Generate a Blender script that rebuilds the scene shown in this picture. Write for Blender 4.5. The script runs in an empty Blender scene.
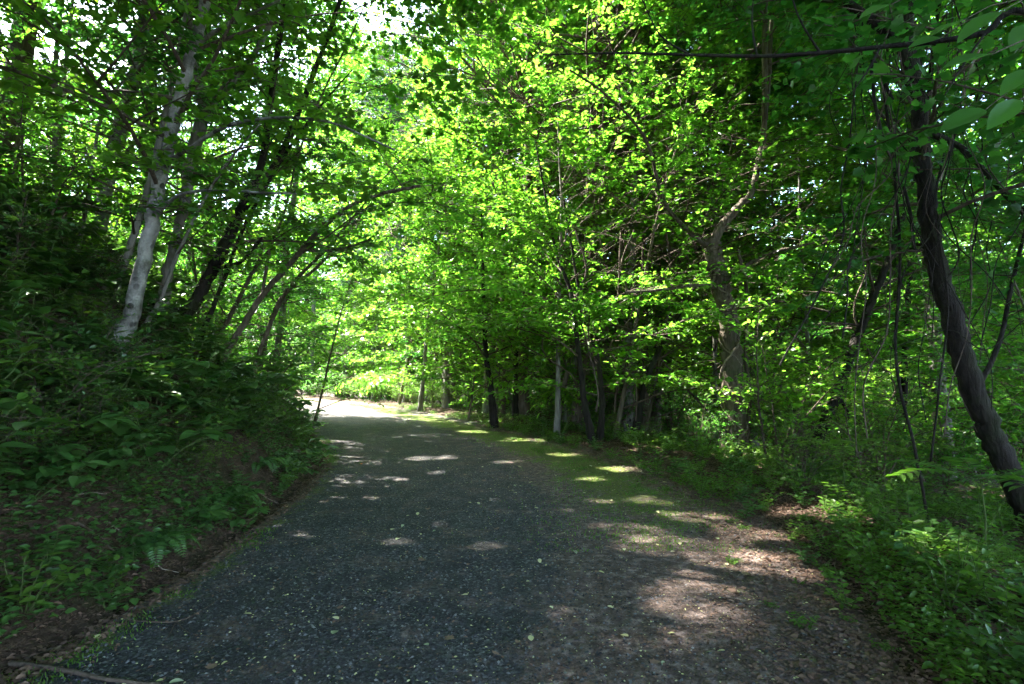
import bpy, math, random
import numpy as np
from mathutils import Vector

R = math.radians
rng = np.random.default_rng(7)
random.seed(7)
sc = bpy.context.scene

# ------------------------------------------------------------------ camera
F = 540.0; PITCH = R(4.02); CAMH = 1.55
cd = bpy.data.cameras.new('camera'); cam = bpy.data.objects.new('camera', cd)
sc.collection.objects.link(cam); sc.camera = cam
cam.location = (0, 0, CAMH); cam.rotation_euler = (R(90) + PITCH, 0, 0)
cd.sensor_width = 36; cd.lens = F / 1024 * 36; cd.clip_start = 0.05; cd.clip_end = 1000
# ------------------------------------------------------------------ light
SUN_AZ = R(-62)      # west of the viewing direction (+Y)
SUN_EL = R(56)
SD = np.array([math.sin(SUN_AZ) * math.cos(SUN_EL), math.cos(SUN_AZ) * math.cos(SUN_EL), math.sin(SUN_EL)])
w = bpy.data.worlds.new('World'); sc.world = w; w.use_nodes = True
nt = w.node_tree; bg = nt.nodes['Background']; sky = nt.nodes.new('ShaderNodeTexSky')
sky.sky_type = 'NISHITA'; sky.sun_disc = False; sky.sun_elevation = SUN_EL; sky.sun_rotation = SUN_AZ
sky.air_density = 1.0; sky.dust_density = 2.2; sky.ozone_density = 1.0
nt.links.new(sky.outputs[0], bg.inputs[0]); bg.inputs[1].default_value = 0.15
sl = bpy.data.lights.new('sun', 'SUN'); sl.energy = 4.6; sl.angle = R(0.53); sl.color = (1, 0.95, 0.86)
so = bpy.data.objects.new('sun', sl); sc.collection.objects.link(so)
so.rotation_euler = Vector(SD.tolist()).to_track_quat('Z', 'Y').to_euler()
sc.view_settings.view_transform = 'Standard'; sc.view_settings.look = 'None'
sc.view_settings.exposure = 4.05; sc.view_settings.gamma = 1
sc.render.engine = 'CYCLES'
cy = sc.cycles
cy.max_bounces = 7; cy.diffuse_bounces = 4; cy.glossy_bounces = 2; cy.transmission_bounces = 5
cy.transparent_max_bounces = 4; cy.sample_clamp_indirect = 6
cy.use_denoising = True
cy.use_adaptive_sampling = True; cy.adaptive_threshold = 0.02

# ------------------------------------------------------------------ helpers
def tag(o, label=None, cat=None, group=None, kind=None):
    for k, v in (('label', label), ('category', cat), ('group', group), ('kind', kind)):
        if v: o[k] = v
    return o
def link(name, data, parent=None):
    o = bpy.data.objects.new(name, data); sc.collection.objects.link(o)
    if parent: o.parent = parent
    return o
def thing(name, label, cat, loc=(0, 0, 0), rz=0, group=None):
    o = link(name, None); o.location = loc; o.rotation_euler = (0, 0, rz); o.empty_display_size = .2
    return tag(o, label, cat, group)
def dup(root, loc, rz=0, scale=1.0, label=None, group=None, tilt=(0, 0)):
    r = root.copy(); sc.collection.objects.link(r); r.location = loc
    r.rotation_euler = (tilt[0], tilt[1], rz); r.scale = (scale,) * 3 if not hasattr(scale, '__len__') else scale
    if label: r['label'] = label
    if group: r['group'] = group
    for ch in root.children:
        c = ch.copy(); sc.collection.objects.link(c); c.parent = r
    return r

_h = np.random.default_rng(3).random((256, 256))
def vn(x, y):
    xi = np.floor(x).astype(int); yi = np.floor(y).astype(int); fx = x - xi; fy = y - yi
    fx = fx * fx * (3 - 2 * fx); fy = fy * fy * (3 - 2 * fy)
    a = _h[xi % 256, yi % 256]; b = _h[(xi + 1) % 256, yi % 256]; c = _h[xi % 256, (yi + 1) % 256]; d = _h[(xi + 1) % 256, (yi + 1) % 256]
    return (a * (1 - fx) + b * fx) * (1 - fy) + (c * (1 - fx) + d * fx) * fy
def fbm(x, y, o=4):
    s = 0; a = .5
    for i in range(o): s = s + a * vn(x * 2 ** i + 17 * i, y * 2 ** i + 31 * i); a *= .5
    return s
def sstep(a, b, x):
    t = np.clip((np.asarray(x, float) - a) / (b - a), 0, 1); return t * t * (3 - 2 * t)

_ly = [-20, -5, 0, 2.75, 3.8, 5.1, 7.3, 9.8, 13.6, 20, 28, 33, 40, 60, 140]
_lx = [-2.5, -2.6, -2.62, -2.62, -2.58, -2.62, -2.86, -3.35, -4.8, -8.2, -13.2, -17, -24, -46, -140]
_ry = [-20, -5, 0, 2.75, 3.8, 4.9, 7, 10.2, 13.9, 20, 28, 33, 40, 60, 140]
_rx = [1.8, 1.8, 1.85, 2.0, 2.35, 2.7, 2.95, 2.6, 1.3, -1.7, -6.2, -10, -16.5, -38, -132]
def Lx(y): return np.interp(y, _ly, _lx)
def Rx(y): return np.interp(y, _ry, _rx)
def hgt(x, y):
    x = np.asarray(x, float); y = np.asarray(y, float)
    L = Lx(y); Rr = Rx(y)
    z = 0.0125 * np.clip(y - 12, 0, 60)
    bend = 1 / np.sqrt(1 + 1.0 * sstep(10, 30, y))
    dl = np.clip(L - x, 0, None) * bend; dr = np.clip(x - Rr, 0, None) * bend
    k = 1.0 - 0.55 * sstep(8.5, 15, y) 
    bank = np.where(dl < 3.2, dl * .98, 3.14 + (dl - 3.2) * .62) * k
    bank = bank * sstep(0, .7, dl) - .05 * np.exp(-((dl - .15) / .15) ** 2) * (dl > 0)
    bank = np.where(dl > 16, bank, bank); bank = np.minimum(bank, 13)
    right = .10 * np.exp(-((dr - .9) / .6) ** 2) * (dr > 0) - .13 * np.clip(dr - 1.2, 0, 16) - .0 * dr
    off = np.maximum(dl, dr)
    n = (fbm(x * .35 + 5, y * .35 + 9) - .47) * .55 * sstep(.2, 3, off)
    n2 = (fbm(x * 1.8, y * 1.8) - .47) * .16 * sstep(0.05, .8, off)
    pth = (off <= 0) * ((fbm(x * .9 + 50, y * .9) - .47) * .05) 
    return z + bank + right + n + n2 + pth
def P(px, py, Y):
    xv = (px - 512) / F; yv = -(py - 342) / F
    dy = math.cos(PITCH) - math.sin(PITCH) * yv; dz = math.sin(PITCH) + math.cos(PITCH) * yv
    s = Y / dy
    return np.array([xv * s, Y, CAMH + dz * s])
def G(px, py):
    prev = .8
    for Y in np.arange(.8, 80, .05):
        p = P(px, py, Y)
        if p[2] < hgt(p[0], p[1]): return np.array([p[0], p[1], float(hgt(p[0], p[1]))])
    return P(px, py, 60)
def ground(x, y, dz=0): return (float(x), float(y), float(hgt(x, y)) + dz)

# ------------------------------------------------------------------ mesh accumulator
class MB:
    def __init__(s): s.v = []; s.f = []; s.n = 0; s.nf = 0; s.mi = []; s.rnd = []
    def add(s, verts, faces, mat=0, rnd=None):
        """faces: (n,k) int array relative to verts"""
        verts = np.asarray(verts, np.float32); faces = np.asarray(faces, np.int64)
        s.v.append(verts); s.f.append(faces + s.n); s.n += len(verts)
        s.mi.append(np.full(len(faces), mat, np.int32))
        s.rnd.append(np.full(len(faces), .5, np.float32) if rnd is None else np.asarray(rnd, np.float32))
    def tube(s, pts, rad, sides=6, mat=0, wob=0.0, caps=True):
        pts = np.asarray(pts, float); n = len(pts); rad = np.broadcast_to(np.asarray(rad, float), (n,))
        t = np.gradient(pts, axis=0); t /= np.linalg.norm(t, axis=1)[:, None] + 1e-9
        ref = np.array([0.13, .21, .97]) if abs(t[:, 2]).mean() < .9 else np.array([.97, .2, .1])
        a = np.cross(t, ref); a /= np.linalg.norm(a, axis=1)[:, None] + 1e-9; b = np.cross(t, a)
        th = np.linspace(0, 2 * np.pi, sides, endpoint=False)
        rr = rad[:, None] * (1 + wob * (rng.random((n, sides)) - .5) * 2)
        v = pts[:, None] + rr[..., None] * (np.cos(th)[None, :, None] * a[:, None] + np.sin(th)[None, :, None] * b[:, None])
        v = v.reshape(-1, 3)
        i = np.arange(n - 1)[:, None] * sides + np.arange(sides)[None]; j = np.arange(n - 1)[:, None] * sides + (np.arange(sides) + 1)[None] % sides
        f = np.stack([i, j, j + sides, i + sides], -1).reshape(-1, 4)
        s.add(v, f, mat)
        if caps and sides > 3:
            s.add(np.vstack([v[-sides:], pts[-1:] + t[-1] * rad[-1] * .3]), [[k, (k + 1) % sides, sides] for k in range(sides)], mat)
    def leaves(s, c, d, nrm, size, tmpl, mat=0, rnd=None, rv=None):
        """c (n,3) bases, d (n,3) directions, nrm (n,3) normals"""
        tv, tf = tmpl; n = len(c)
        if n == 0: return
        d = d / (np.linalg.norm(d, axis=1)[:, None] + 1e-9)
        sd = np.cross(d, nrm); sd /= np.linalg.norm(sd, axis=1)[:, None] + 1e-9; nn = np.cross(sd, d)
        size = np.broadcast_to(size, (n,))
        v = c[:, None] + size[:, None, None] * (tv[None, :, 0:1] * sd[:, None] + tv[None, :, 1:2] * d[:, None] + tv[None, :, 2:3] * nn[:, None])
        k = len(tv); rnd = rng.random(n) if rnd is None else rnd
        for f in tf:
            ff = np.asarray(f)[None] + (np.arange(n) * k)[:, None]
            s.f.append(ff + s.n); s.mi.append(np.full(n, mat, np.int32)); s.rnd.append(rnd.astype(np.float32))
        s.v.append(v.reshape(-1, 3).astype(np.float32)); s.n += n * k
    def mesh(s, name, mats, smooth=False):
        me = bpy.data.meshes.new(name)
        V = np.concatenate(s.v); me.vertices.add(len(V)); me.vertices.foreach_set('co', V.ravel())
        lens = np.concatenate([np.full(len(f), f.shape[1]) for f in s.f]); L = np.concatenate([f.ravel() for f in s.f])
        me.loops.add(len(L)); me.loops.foreach_set('vertex_index', L.astype(np.int32))
        me.polygons.add(len(lens)); st = np.concatenate([[0], np.cumsum(lens)[:-1]])
        me.polygons.foreach_set('loop_start', st.astype(np.int32))
        me.polygons.foreach_set('material_index', np.concatenate(s.mi))
        if smooth: me.polygons.foreach_set('use_smooth', np.ones(len(lens), bool))
        a = me.attributes.new('rnd', 'FLOAT', 'FACE'); a.data.foreach_set('value', np.concatenate(s.rnd))
        for m in mats: me.materials.append(m)
        me.update(calc_edges=True)
        return me

OV = (np.array([[0, 0, 0], [.27, .32, .07], [.2, .68, .04], [0, 1, -.1], [-.2, .68, .04], [-.27, .32, .07]]), [(0, 1, 2, 3), (0, 3, 4, 5)])
NARROW = (np.array([[0, 0, 0], [.15, .32, .04], [.11, .68, .02], [0, 1, -.12], [-.11, .68, .02], [-.15, .32, .04]]), [(0, 1, 2, 3), (0, 3, 4, 5)])
DIA = (np.array([[0, 0, 0], [.33, .45, .05], [0, 1, -.05], [-.33, .45, .05]]), [(0, 1, 2, 3)])
_mp = [(0, .12), (.22, .0), (.5, .1), (.36, .26), (.56, .46), (.34, .5), (.26, .72), (.12, .7), (0, 1)]
_mv = [[0, 0, 0]] + [[x, y, .10 * abs(x) - .08 * y * y] for x, y in _mp[1:]] + [[-x, y, .10 * abs(x) - .08 * y * y] for x, y in _mp[-2:0:-1]]
MAPLE = (np.array(_mv, float), [tuple(range(0, 9)), (0, 8) + tuple(range(9, 16))])
_bp = [(0, 0), (.12, .04), (.24, .18), (.31, .36), (.29, .55), (.2, .75), (.09, .9), (0, 1)]
_bv = [[0, 0, 0]] + [[x, y, .25 * abs(x) - .14 * y * y] for x, y in _bp[1:]] + [[-x, y, .25 * abs(x) - .14 * y * y] for x, y in _bp[-2:0:-1]]
BROAD = (np.array(_bv, float), [tuple(range(0, 8)), (0, 7) + tuple(range(8, 14))])
# ------------------------------------------------------------------ materials
def mat(name):
    m = bpy.data.materials.new(name); m.use_nodes = True; n = m.node_tree
    return m, n, n.nodes['Principled BSDF'], n.nodes['Material Output']
def node(n, t, **kw):
    x = n.nodes.new(t)
    for k, v in kw.items(): setattr(x, k, v)
    return x
def mixc(n, fac, a, b, bt='MIX'):
    x = node(n, 'ShaderNodeMix', data_type='RGBA', blend_type=bt)
    for s, v in ((0, fac), (6, a), (7, b)):
        if hasattr(v, 'is_linked') or hasattr(v, 'links'): n.links.new(v, x.inputs[s])
        elif s == 0: x.inputs[0].default_value = v
        else: x.inputs[s].default_value = tuple(v) + (1,) if len(v) == 3 else v
    return x.outputs[2]
def ramp(n, src, stops):
    r = node(n, 'ShaderNodeValToRGB'); e = r.color_ramp.elements
    while len(e) < len(stops): e.new(.5)
    for i, (p, c) in enumerate(stops): e[i].position = p; e[i].color = (c if hasattr(c, '__len__') else (c, c, c)) + (1,)
    n.links.new(src, r.inputs[0]); return r.outputs[0]
def noise(n, scale, detail=4, vec=None, rough=.55):
    x = node(n, 'ShaderNodeTexNoise'); x.inputs['Scale'].default_value = scale; x.inputs['Detail'].default_value = detail
    x.inputs['Roughness'].default_value = rough
    if vec is not None: n.links.new(vec, x.inputs['Vector'])
    return x.outputs[0]
def leaf_mat(name, a, b, ta, tb, wt=.5, rough=.42, spec=.35):
    m, n, p, out = mat(name)
    at = node(n, 'ShaderNodeAttribute', attribute_name='rnd').outputs['Fac']
    oi = node(n, 'ShaderNodeObjectInfo').outputs['Random']
    mx = node(n, 'ShaderNodeMath', operation='MULTIPLY_ADD'); n.links.new(oi, mx.inputs[0]); mx.inputs[1].default_value = .5
    h = node(n, 'ShaderNodeMath', operation='MULTIPLY'); n.links.new(at, h.inputs[0]); h.inputs[1].default_value = .5
    n.links.new(h.outputs[0], mx.inputs[2])
    c1 = mixc(n, mx.outputs[0], a, b); c2 = mixc(n, mx.outputs[0], ta, tb)
    n.links.new(c1, p.inputs['Base Color']); p.inputs['Roughness'].default_value = rough
    p.inputs['Specular IOR Level'].default_value = spec
    t = node(n, 'ShaderNodeBsdfTranslucent'); n.links.new(c2, t.inputs[0])
    ms = node(n, 'ShaderNodeMixShader'); ms.inputs[0].default_value = wt
    n.links.new(p.outputs[0], ms.inputs[1]); n.links.new(t.outputs[0], ms.inputs[2]); n.links.new(ms.outputs[0], out.inputs[0])
    return m
M = {}
M['leaf'] = leaf_mat('canopy_leaf', (.03, .10, .018), (.08, .16, .02), (.06, .33, .02), (.28, .54, .03), .55, .34, .5)
M['leaf_lime'] = leaf_mat('lime_leaf', (.05, .13, .012), (.11, .2, .015), (.10, .43, .03), (.34, .62, .05), .58, .36, .45)
M['leaf_mid'] = leaf_mat('understory_leaf', (.025, .085, .022), (.06, .13, .03), (.05, .27, .03), (.16, .44, .035), .48, .36, .4)
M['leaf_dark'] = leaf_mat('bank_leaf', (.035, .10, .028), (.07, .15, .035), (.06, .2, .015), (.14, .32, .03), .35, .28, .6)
M['leaf_weed'] = leaf_mat('weed_leaf', (.04, .11, .015), (.10, .17, .03), (.1, .3, .02), (.22, .42, .03), .42, .4, .4)
M['needle'] = leaf_mat('needle', (.03, .07, .045), (.05, .10, .06), (.04, .1, .04), (.06, .13, .05), .25)
M['litter'] = leaf_mat('dry_leaf', (.05, .028, .018), (.23, .145, .105), (.08, .04, .02), (.14, .09, .05), .15, .6, .3)
M['yellow'] = leaf_mat('yellowing_leaf', (.42, .42, .16), (.6, .55, .34), (.2, .2, .05), (.3, .28, .1), .15, .5, .3)
M['green_fallen'] = leaf_mat('green_fallen_leaf', (.26, .32, .16), (.42, .46, .30), (.1, .2, .05), (.1, .2, .05), .15, .5, .3)
M['red_fallen'] = leaf_mat('red_fallen_leaf', (.30, .07, .03), (.36, .12, .04), (.2, .05, .02), (.2, .05, .02), .15, .5, .3)

def bark(name, lo, hi, scale=9, zst=.18, moss=0.0, spots=0.0, bump=.5):
    m, n, p, out = mat(name)
    tc = node(n, 'ShaderNodeTexCoord').outputs['Object']; mp = node(n, 'ShaderNodeMapping'); mp.inputs['Scale'].default_value = (1, 1, zst)
    n.links.new(tc, mp.inputs[0]); v = mp.outputs[0]
    n1 = noise(n, scale, 6, v, .65); n2 = noise(n, 1.7, 3, tc)
    c = ramp(n, n1, [(.32, lo), (.68, hi)])
    if spots:
        vo = node(n, 'ShaderNodeTexVoronoi'); vo.inputs['Scale'].default_value = 7.5
        mp2 = node(n, 'ShaderNodeMapping'); mp2.inputs['Scale'].default_value = (1, 1, .9); n.links.new(tc, mp2.inputs[0]); n.links.new(mp2.outputs[0], vo.inputs[0])
        ad = node(n, 'ShaderNodeMath', operation='MULTIPLY_ADD'); n.links.new(noise(n, 14, 3, tc), ad.inputs[0]); ad.inputs[1].default_value = .22
        n.links.new(vo.outputs['Distance'], ad.inputs[2])
        k = ramp(n, ad.outputs[0], [(.33, 1.0), (.42, 0.0)])
        c = mixc(n, k, c, (.018, .016, .014))
        mp3 = node(n, 'ShaderNodeMapping'); mp3.inputs['Scale'].default_value = (1, 1, 9); n.links.new(tc, mp3.inputs[0])
        k2 = ramp(n, noise(n, 3.5, 4, mp3.outputs[0], .7), [(.60, 0.0), (.72, .8)])
        c = mixc(n, k2, c, (.05, .045, .04)); c = mixc(n, ramp(n, noise(n, 5, 6, tc, .75), [(.42, .85), (.58, 0.0)]), c, (.07, .066, .06))
    if moss:
        k = ramp(n, noise(n, 2.6, 4, tc), [(.5, 0.0), (.66, moss)])
        c = mixc(n, k, c, (.035, .06, .012))
    lich = ramp(n, n2, [(.52, 0.0), (.75, .55)]); c = mixc(n, lich, c, tuple(min(1, h * 1.25) for h in hi))
    n.links.new(c, p.inputs['Base Color']); p.inputs['Roughness'].default_value = .85; p.inputs['Specular IOR Level'].default_value = .2
    b = node(n, 'ShaderNodeBump'); b.inputs['Strength'].default_value = bump; b.inputs['Distance'].default_value = .05
    n.links.new(n1, b.inputs['Height']); n.links.new(b.outputs[0], p.inputs['Normal'])
    return m
M['bark_pale'] = bark('pale_bark', (.11, .106, .098), (.33, .32, .30), 7, .5, .25, 1.0, .7)
M['bark_grey'] = bark('grey_bark', (.08, .075, .068), (.22, .205, .185), 16, .15, .4)
M['bark_brown'] = bark('brown_bark', (.04, .030, .022), (.15, .12, .09), 20, .12, .5, 0, .8)
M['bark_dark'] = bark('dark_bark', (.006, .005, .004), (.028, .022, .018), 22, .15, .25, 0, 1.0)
M['twig'] = bark('twig_bark', (.04, .03, .022), (.12, .09, .07), 30, .3)
M['vine'] = bark('vine_bark', (.10, .075, .055), (.30, .25, .20), 30, .4)
M['stem'] = bark('green_stem', (.04, .07, .02), (.09, .12, .04), 20, .3)

def ground_mat():
    m, n, p, out = mat('forest_floor')
    tc = node(n, 'ShaderNodeTexCoord').outputs['Object']
    a = noise(n, 1.3, 6, tc, .65); b = noise(n, 14, 6, tc, .7); c = noise(n, 60, 3, tc)
    col = ramp(n, b, [(.3, (.018, .012, .008)), (.52, (.05, .033, .022)), (.72, (.12, .08, .055))])
    col = mixc(n, ramp(n, a, [(.5, 0.0), (.64, .7)]), col, (.03, .045, .012))
    n.links.new(col, p.inputs['Base Color']); p.inputs['Roughness'].default_value = .95; p.inputs['Specular IOR Level'].default_value = .15
    bp = node(n, 'ShaderNodeBump'); bp.inputs['Strength'].default_value = .9; bp.inputs['Distance'].default_value = .05
    n.links.new(b, bp.inputs['Height']); n.links.new(bp.outputs[0], p.inputs['Normal'])
    return m
def path_mat():
    m, n, p, out = mat('gravel_path')
    tc = node(n, 'ShaderNodeTexCoord').outputs['Object']
    dirt = node(n, 'ShaderNodeAttribute', attribute_name='dirt').outputs['Fac']
    moss = node(n, 'ShaderNodeAttribute', attribute_name='moss').outputs['Fac']
    vo = node(n, 'ShaderNodeTexVoronoi'); vo.inputs['Scale'].default_value = 55; n.links.new(tc, vo.inputs[0])
    vs = node(n, 'ShaderNodeSeparateColor'); n.links.new(vo.outputs['Color'], vs.inputs[0])
    big = noise(n, .9, 5, tc, .6); fine = noise(n, 90, 4, tc, .7)
    grav = ramp(n, vs.outputs[0], [(0, (.017, .017, .019)), (.6, (.050, .050, .054)), (.93, (.11, .11, .115)), (1, (.2, .2, .2))])
    grav = mixc(n, ramp(n, big, [(.42, 0.0), (.65, .6)]), grav, (.055, .05, .045))
    dcol = ramp(n, noise(n, 11, 6, tc, .7), [(.3, (.045, .031, .025)), (.5, (.10, .072, .060)), (.68, (.27, .21, .19))])
    grav = mixc(n, ramp(n, noise(n, 2.6, 5, tc, .7), [(.45, 0.0), (.7, .75)]), grav, (.022, .022, .024))
    grav = mixc(n, ramp(n, noise(n, 160, 2, tc), [(.60, 0.0), (.68, .8)]), grav, (.12, .105, .085))
    wd = node(n, 'ShaderNodeMath', operation='MULTIPLY_ADD'); n.links.new(noise(n, 2.4, 6, tc, .7), wd.inputs[0]); wd.inputs[1].default_value = 1.6; n.links.new(dirt, wd.inputs[2])
    col = mixc(n, ramp(n, wd.outputs[0], [(.72, 0.0), (.98, 1.0)]), grav, dcol)
    wm = node(n, 'ShaderNodeMath', operation='MULTIPLY_ADD'); n.links.new(noise(n, 3.1, 7, tc, .75), wm.inputs[0]); wm.inputs[1].default_value = .85; n.links.new(moss, wm.inputs[2])
    mc = ramp(n, noise(n, 26, 5, tc, .7), [(.3, (.04, .05, .012)), (.55, (.10, .14, .018)), (.75, (.2, .22, .05))])
    col = mixc(n, ramp(n, wm.outputs[0], [(.56, 0.0), (.68, .92)]), col, mc)
    n.links.new(col, p.inputs['Base Color']); p.inputs['Roughness'].default_value = .85; p.inputs['Specular IOR Level'].default_value = .25
    bp = node(n, 'ShaderNodeBump'); bp.inputs['Strength'].default_value = 1; bp.inputs['Distance'].default_value = .012
    hh = node(n, 'ShaderNodeMath', operation='MULTIPLY_ADD'); n.links.new(vo.outputs['Distance'], hh.inputs[0]); hh.inputs[1].default_value = -1.5; n.links.new(fine, hh.inputs[2])
    n.links.new(hh.outputs[0], bp.inputs['Height']); n.links.new(bp.outputs[0], p.inputs['Normal'])
    return m
def stone_mat():
    m, n, p, out = mat('gravel_stone')
    at = node(n, 'ShaderNodeAttribute', attribute_name='rnd').outputs['Fac']
    c = ramp(n, at, [(0, (.017, .017, .019)), (.7, (.066, .066, .071)), (.95, (.16, .158, .16)), (1, (.22, .22, .215))])
    n.links.new(c, p.inputs['Base Color']); p.inputs['Roughness'].default_value = .75; p.inputs['Specular IOR Level'].default_value = .35
    return m
M['ground'] = ground_mat(); M['path'] = path_mat(); M['stone'] = stone_mat()

# ------------------------------------------------------------------ ground and path
ys = np.concatenate([np.arange(-40, -4, 2.0), np.arange(-4, 0, .5), np.arange(0, 14, .1), np.arange(14, 40, .4), np.arange(40, 140, 4.0)])
def sheet(name, offs, side, m, attrs=False):
    ny = len(ys); nx = len(offs); L = Lx(ys)[:, None]; Rr = Rx(ys)[:, None]; o = np.asarray(offs)[None]
    X = L - o if side < 0 else (Rr + o if side > 0 else L + (Rr - L) * o)
    Y = np.broadcast_to(ys[:, None], X.shape); Z = hgt(X, Y)
    V = np.stack([X, Y, Z], -1).reshape(-1, 3)
    i = np.arange(ny - 1)[:, None] * nx + np.arange(nx - 1)[None]
    f = np.stack([i, i + 1, i + nx + 1, i + nx], -1).reshape(-1, 4)
    if side < 0: f = f[:, ::-1]
    b = MB(); b.add(V, f); me = b.mesh(name, [m], True)
    if attrs:
        u = np.broadcast_to(o, X.shape); w_ = (Rr - L)
        # dirt shoulder on the right, wide near the camera and narrowing beyond ten metres; moss in the middle of the far path and along edges
        dirt = sstep(.48, .74, u) * (1 - .75 * sstep(9, 13, Y)) - .22
        dirt = np.maximum(dirt, sstep(.16, 0, (u) * w_) * .3 - .1) + .2 * sstep(24, 32, Y)
        d_l = u * w_; d_r = (1 - u) * w_
        moss = .19 * np.exp(-((d_l - .14) / .2) ** 2) + .27 * np.exp(-((d_r - 1.4) / .8) ** 2) * sstep(4.5, 8.5, Y) * (1 - .3 * sstep(18, 26, Y)) + .08 * sstep(.6, .9, u)
        for nm, arr in (('dirt', dirt), ('moss', moss)):
            a = me.attributes.new(nm, 'FLOAT', 'POINT'); a.data.foreach_set('value', arr.ravel().astype(np.float32))
    return tag(link(name, me), kind='structure')
offs = np.concatenate([np.arange(0, 3, .1), np.arange(3, 8, .3), np.arange(8, 30, 1.5), np.arange(30, 200, 10)])
sheet('bank_ground', offs, -1, M['ground'])
sheet('forest_ground', offs, 1, M['ground'])
sheet('path', np.linspace(0, 1, 70), 0, M['path'], True)

# ------------------------------------------------------------------ where the sun gets through the canopy: (x, y, z, radius, lowest distance along the ray)
SUNSPOTS = []
def spot(px, py, r, dmin=1.0):
    g = G(px, py); r = r * (1.8 if px > 600 and py > 500 else 1.45); SUNSPOTS.append((g[0], g[1], g[2], r, dmin))
for px, py, r in ((660, 545, .26), (690, 560, .24), (635, 530, .2), (730, 560, .3), (770, 560, .22), (700, 590, .2), (750, 535, .22), (650, 500, .2), (700, 520, .2),
                  (435, 458, .28), (440, 524, .12), (480, 549, .13), (395, 542, .12), (300, 537, .13), (520, 548, .1), (330, 500, .12), (400, 480, .12), (495, 500, .1),
                  (700, 610, .16), (715, 625, .14), (670, 650, .13), (640, 640, .1), (560, 668, .12), (555, 600, .08), (665, 600, .12), (590, 480, .14), (620, 470, .2), (600, 500, .16),
                  (75, 632, .10), (210, 530, .16), (190, 540, .12), (500, 462, .14), (560, 455, .2), (520, 440, .3), (470, 432, .3), (820, 600, .12), (800, 510, .2), (850, 520, .2), (900, 500, .2), (950, 560, .2)):
    spot(px, py, r)
for x, y, z, r in ((-12, 29, 0, 3.2), (-15.5, 33, 0, 3.5), (-8.5, 25, 0, 2.2), (-19, 38, .5, 4), (-9, 33, 1.5, 3.5), (-5, 22, 0, 1.0),
                   (.6, 13, 5.5, 1.1), (3, 11.5, 5.5, .8), (3.2, 14.5, 7.5, 1.0), (5.5, 16.5, 8, 2), (1.5, 17, 7, 1.1), (4, 20, 9, 2.6), (0, 19, 9, 2), (7.5, 19, 8, 2), (-2.5, 22, 8, 2.2), (6.5, 13.2, 4.5, 1.2), (8.5, 15, 5, 1.4), (11, 16, 6, 1.6), (9, 11.5, 4, 1.0), (3.6, 13.5, 3.5, 1.0), (5.2, 13.5, 6.5, 1.3), (2, 22, 12, 3), (6, 24, 12, 3), (10, 21, 9, 2.2), (12.5, 18, 5, 1.6), (-7.5, 7.5, 5.5, 1.2), (-9, 11, 6, 1.3), (-6, 10, 6.5, 1.1), (-8.5, 5.5, 6, 1.1), (-10, 8, 7, 1.4), (-13, 41, 3, 5), (-8, 40, 4, 5), (-18, 46, 4, 5), (-4, 34, 3, 4), (-12, 35, 6, 4), (1, 30, 4, 3), (6, 26, 3, 2.5), (-6, 30, 2, 3), (2.2, 14, 3.0, 1.4), (4.0, 14, 7.5, 2.2), (-4, 22, 6, 2.5), (0, 22, 9, 3),
                   (-7, 13, 4, 1.2), (-9, 9, 5.5, 1.4), (-6.5, 8, 4.5, .8), (6, 18, 3, 1.6), (9, 17, 4, 1.4), (2, 20, 2, 1.6), (-3, 24, 2.5, 2), (7, 12, .2, .7), (5, 11, .1, .8), (4, 12, 0, .7), (10, 12, 1, .8)):
    SUNSPOTS.append((x, y, z, r, 1.6 if y > 24 and x < 0 else 5.0))
_r2 = np.random.default_rng(21)
for x, y, z, r in ((-8, 8, 6, 2.0), (-9.5, 11, 6.5, 2.4), (-10, 6, 7.5, 2.0), (-8.5, 14, 6, 2), (5.1, 12.3, 3, .9), (5.1, 12.3, 5.2, 1.0), (7.5, 14.5, 2, 1.5), (9.5, 13, 3, 1.5), (8, 11, 2, 1.1), (12, 14, 2, 1.6)):
    SUNSPOTS.append((x, y, z, r, 2.5))
for i in range(34):
    y = 3.2 + 12 * _r2.random() ** 1.3; x = Lx(y) + (Rx(y) - Lx(y)) * _r2.uniform(.08, .9); SUNSPOTS.append((x, y, float(hgt(x, y)), _r2.uniform(.08, .15), 1.0))
for i in range(120):
    y = _r2.uniform(11, 32); x = _r2.uniform(max(float(Rx(y)) + 2.5, .1 * y), y * .95); SUNSPOTS.append((x, y, _r2.uniform(-1, 4), _r2.uniform(.5, 1.05), 2.5))
SP = np.array(SUNSPOTS); SU = np.cross(SD, [0, 0, 1.0]); SU /= np.linalg.norm(SU); SV = np.cross(SD, SU)
def in_sun_gap(p):
    """mask of leaf positions standing in one of the canopy's gaps"""
    out = np.zeros(len(p), bool); cen = p.mean(0); rad = np.sqrt(((p - cen) ** 2).sum(1).max())
    for x, y, z, r, dm in SP:
        qc = cen - np.array([x, y, z]); tc = qc @ SD
        if qc @ qc - tc * tc > (rad + r) ** 2 or tc < -rad: continue
        q = p - np.array([x, y, z]); t = q @ SD; d2 = (q * q).sum(1) - t * t
        u = q @ SU; v_ = q @ SV; re = r * (.5 + 1.0 * vn(u / r * 1.4 + x * 7 + 100, v_ / r * 1.4 + y * 5 + 100))
        hit = (t > dm) & (d2 < re * re)
        if r > .85 and dm > 1.0: hit &= p[:, 0] < Rx(p[:, 1]) + .3      # only the canopy on the sunward side of the path opens
        out |= hit
    return out

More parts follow.
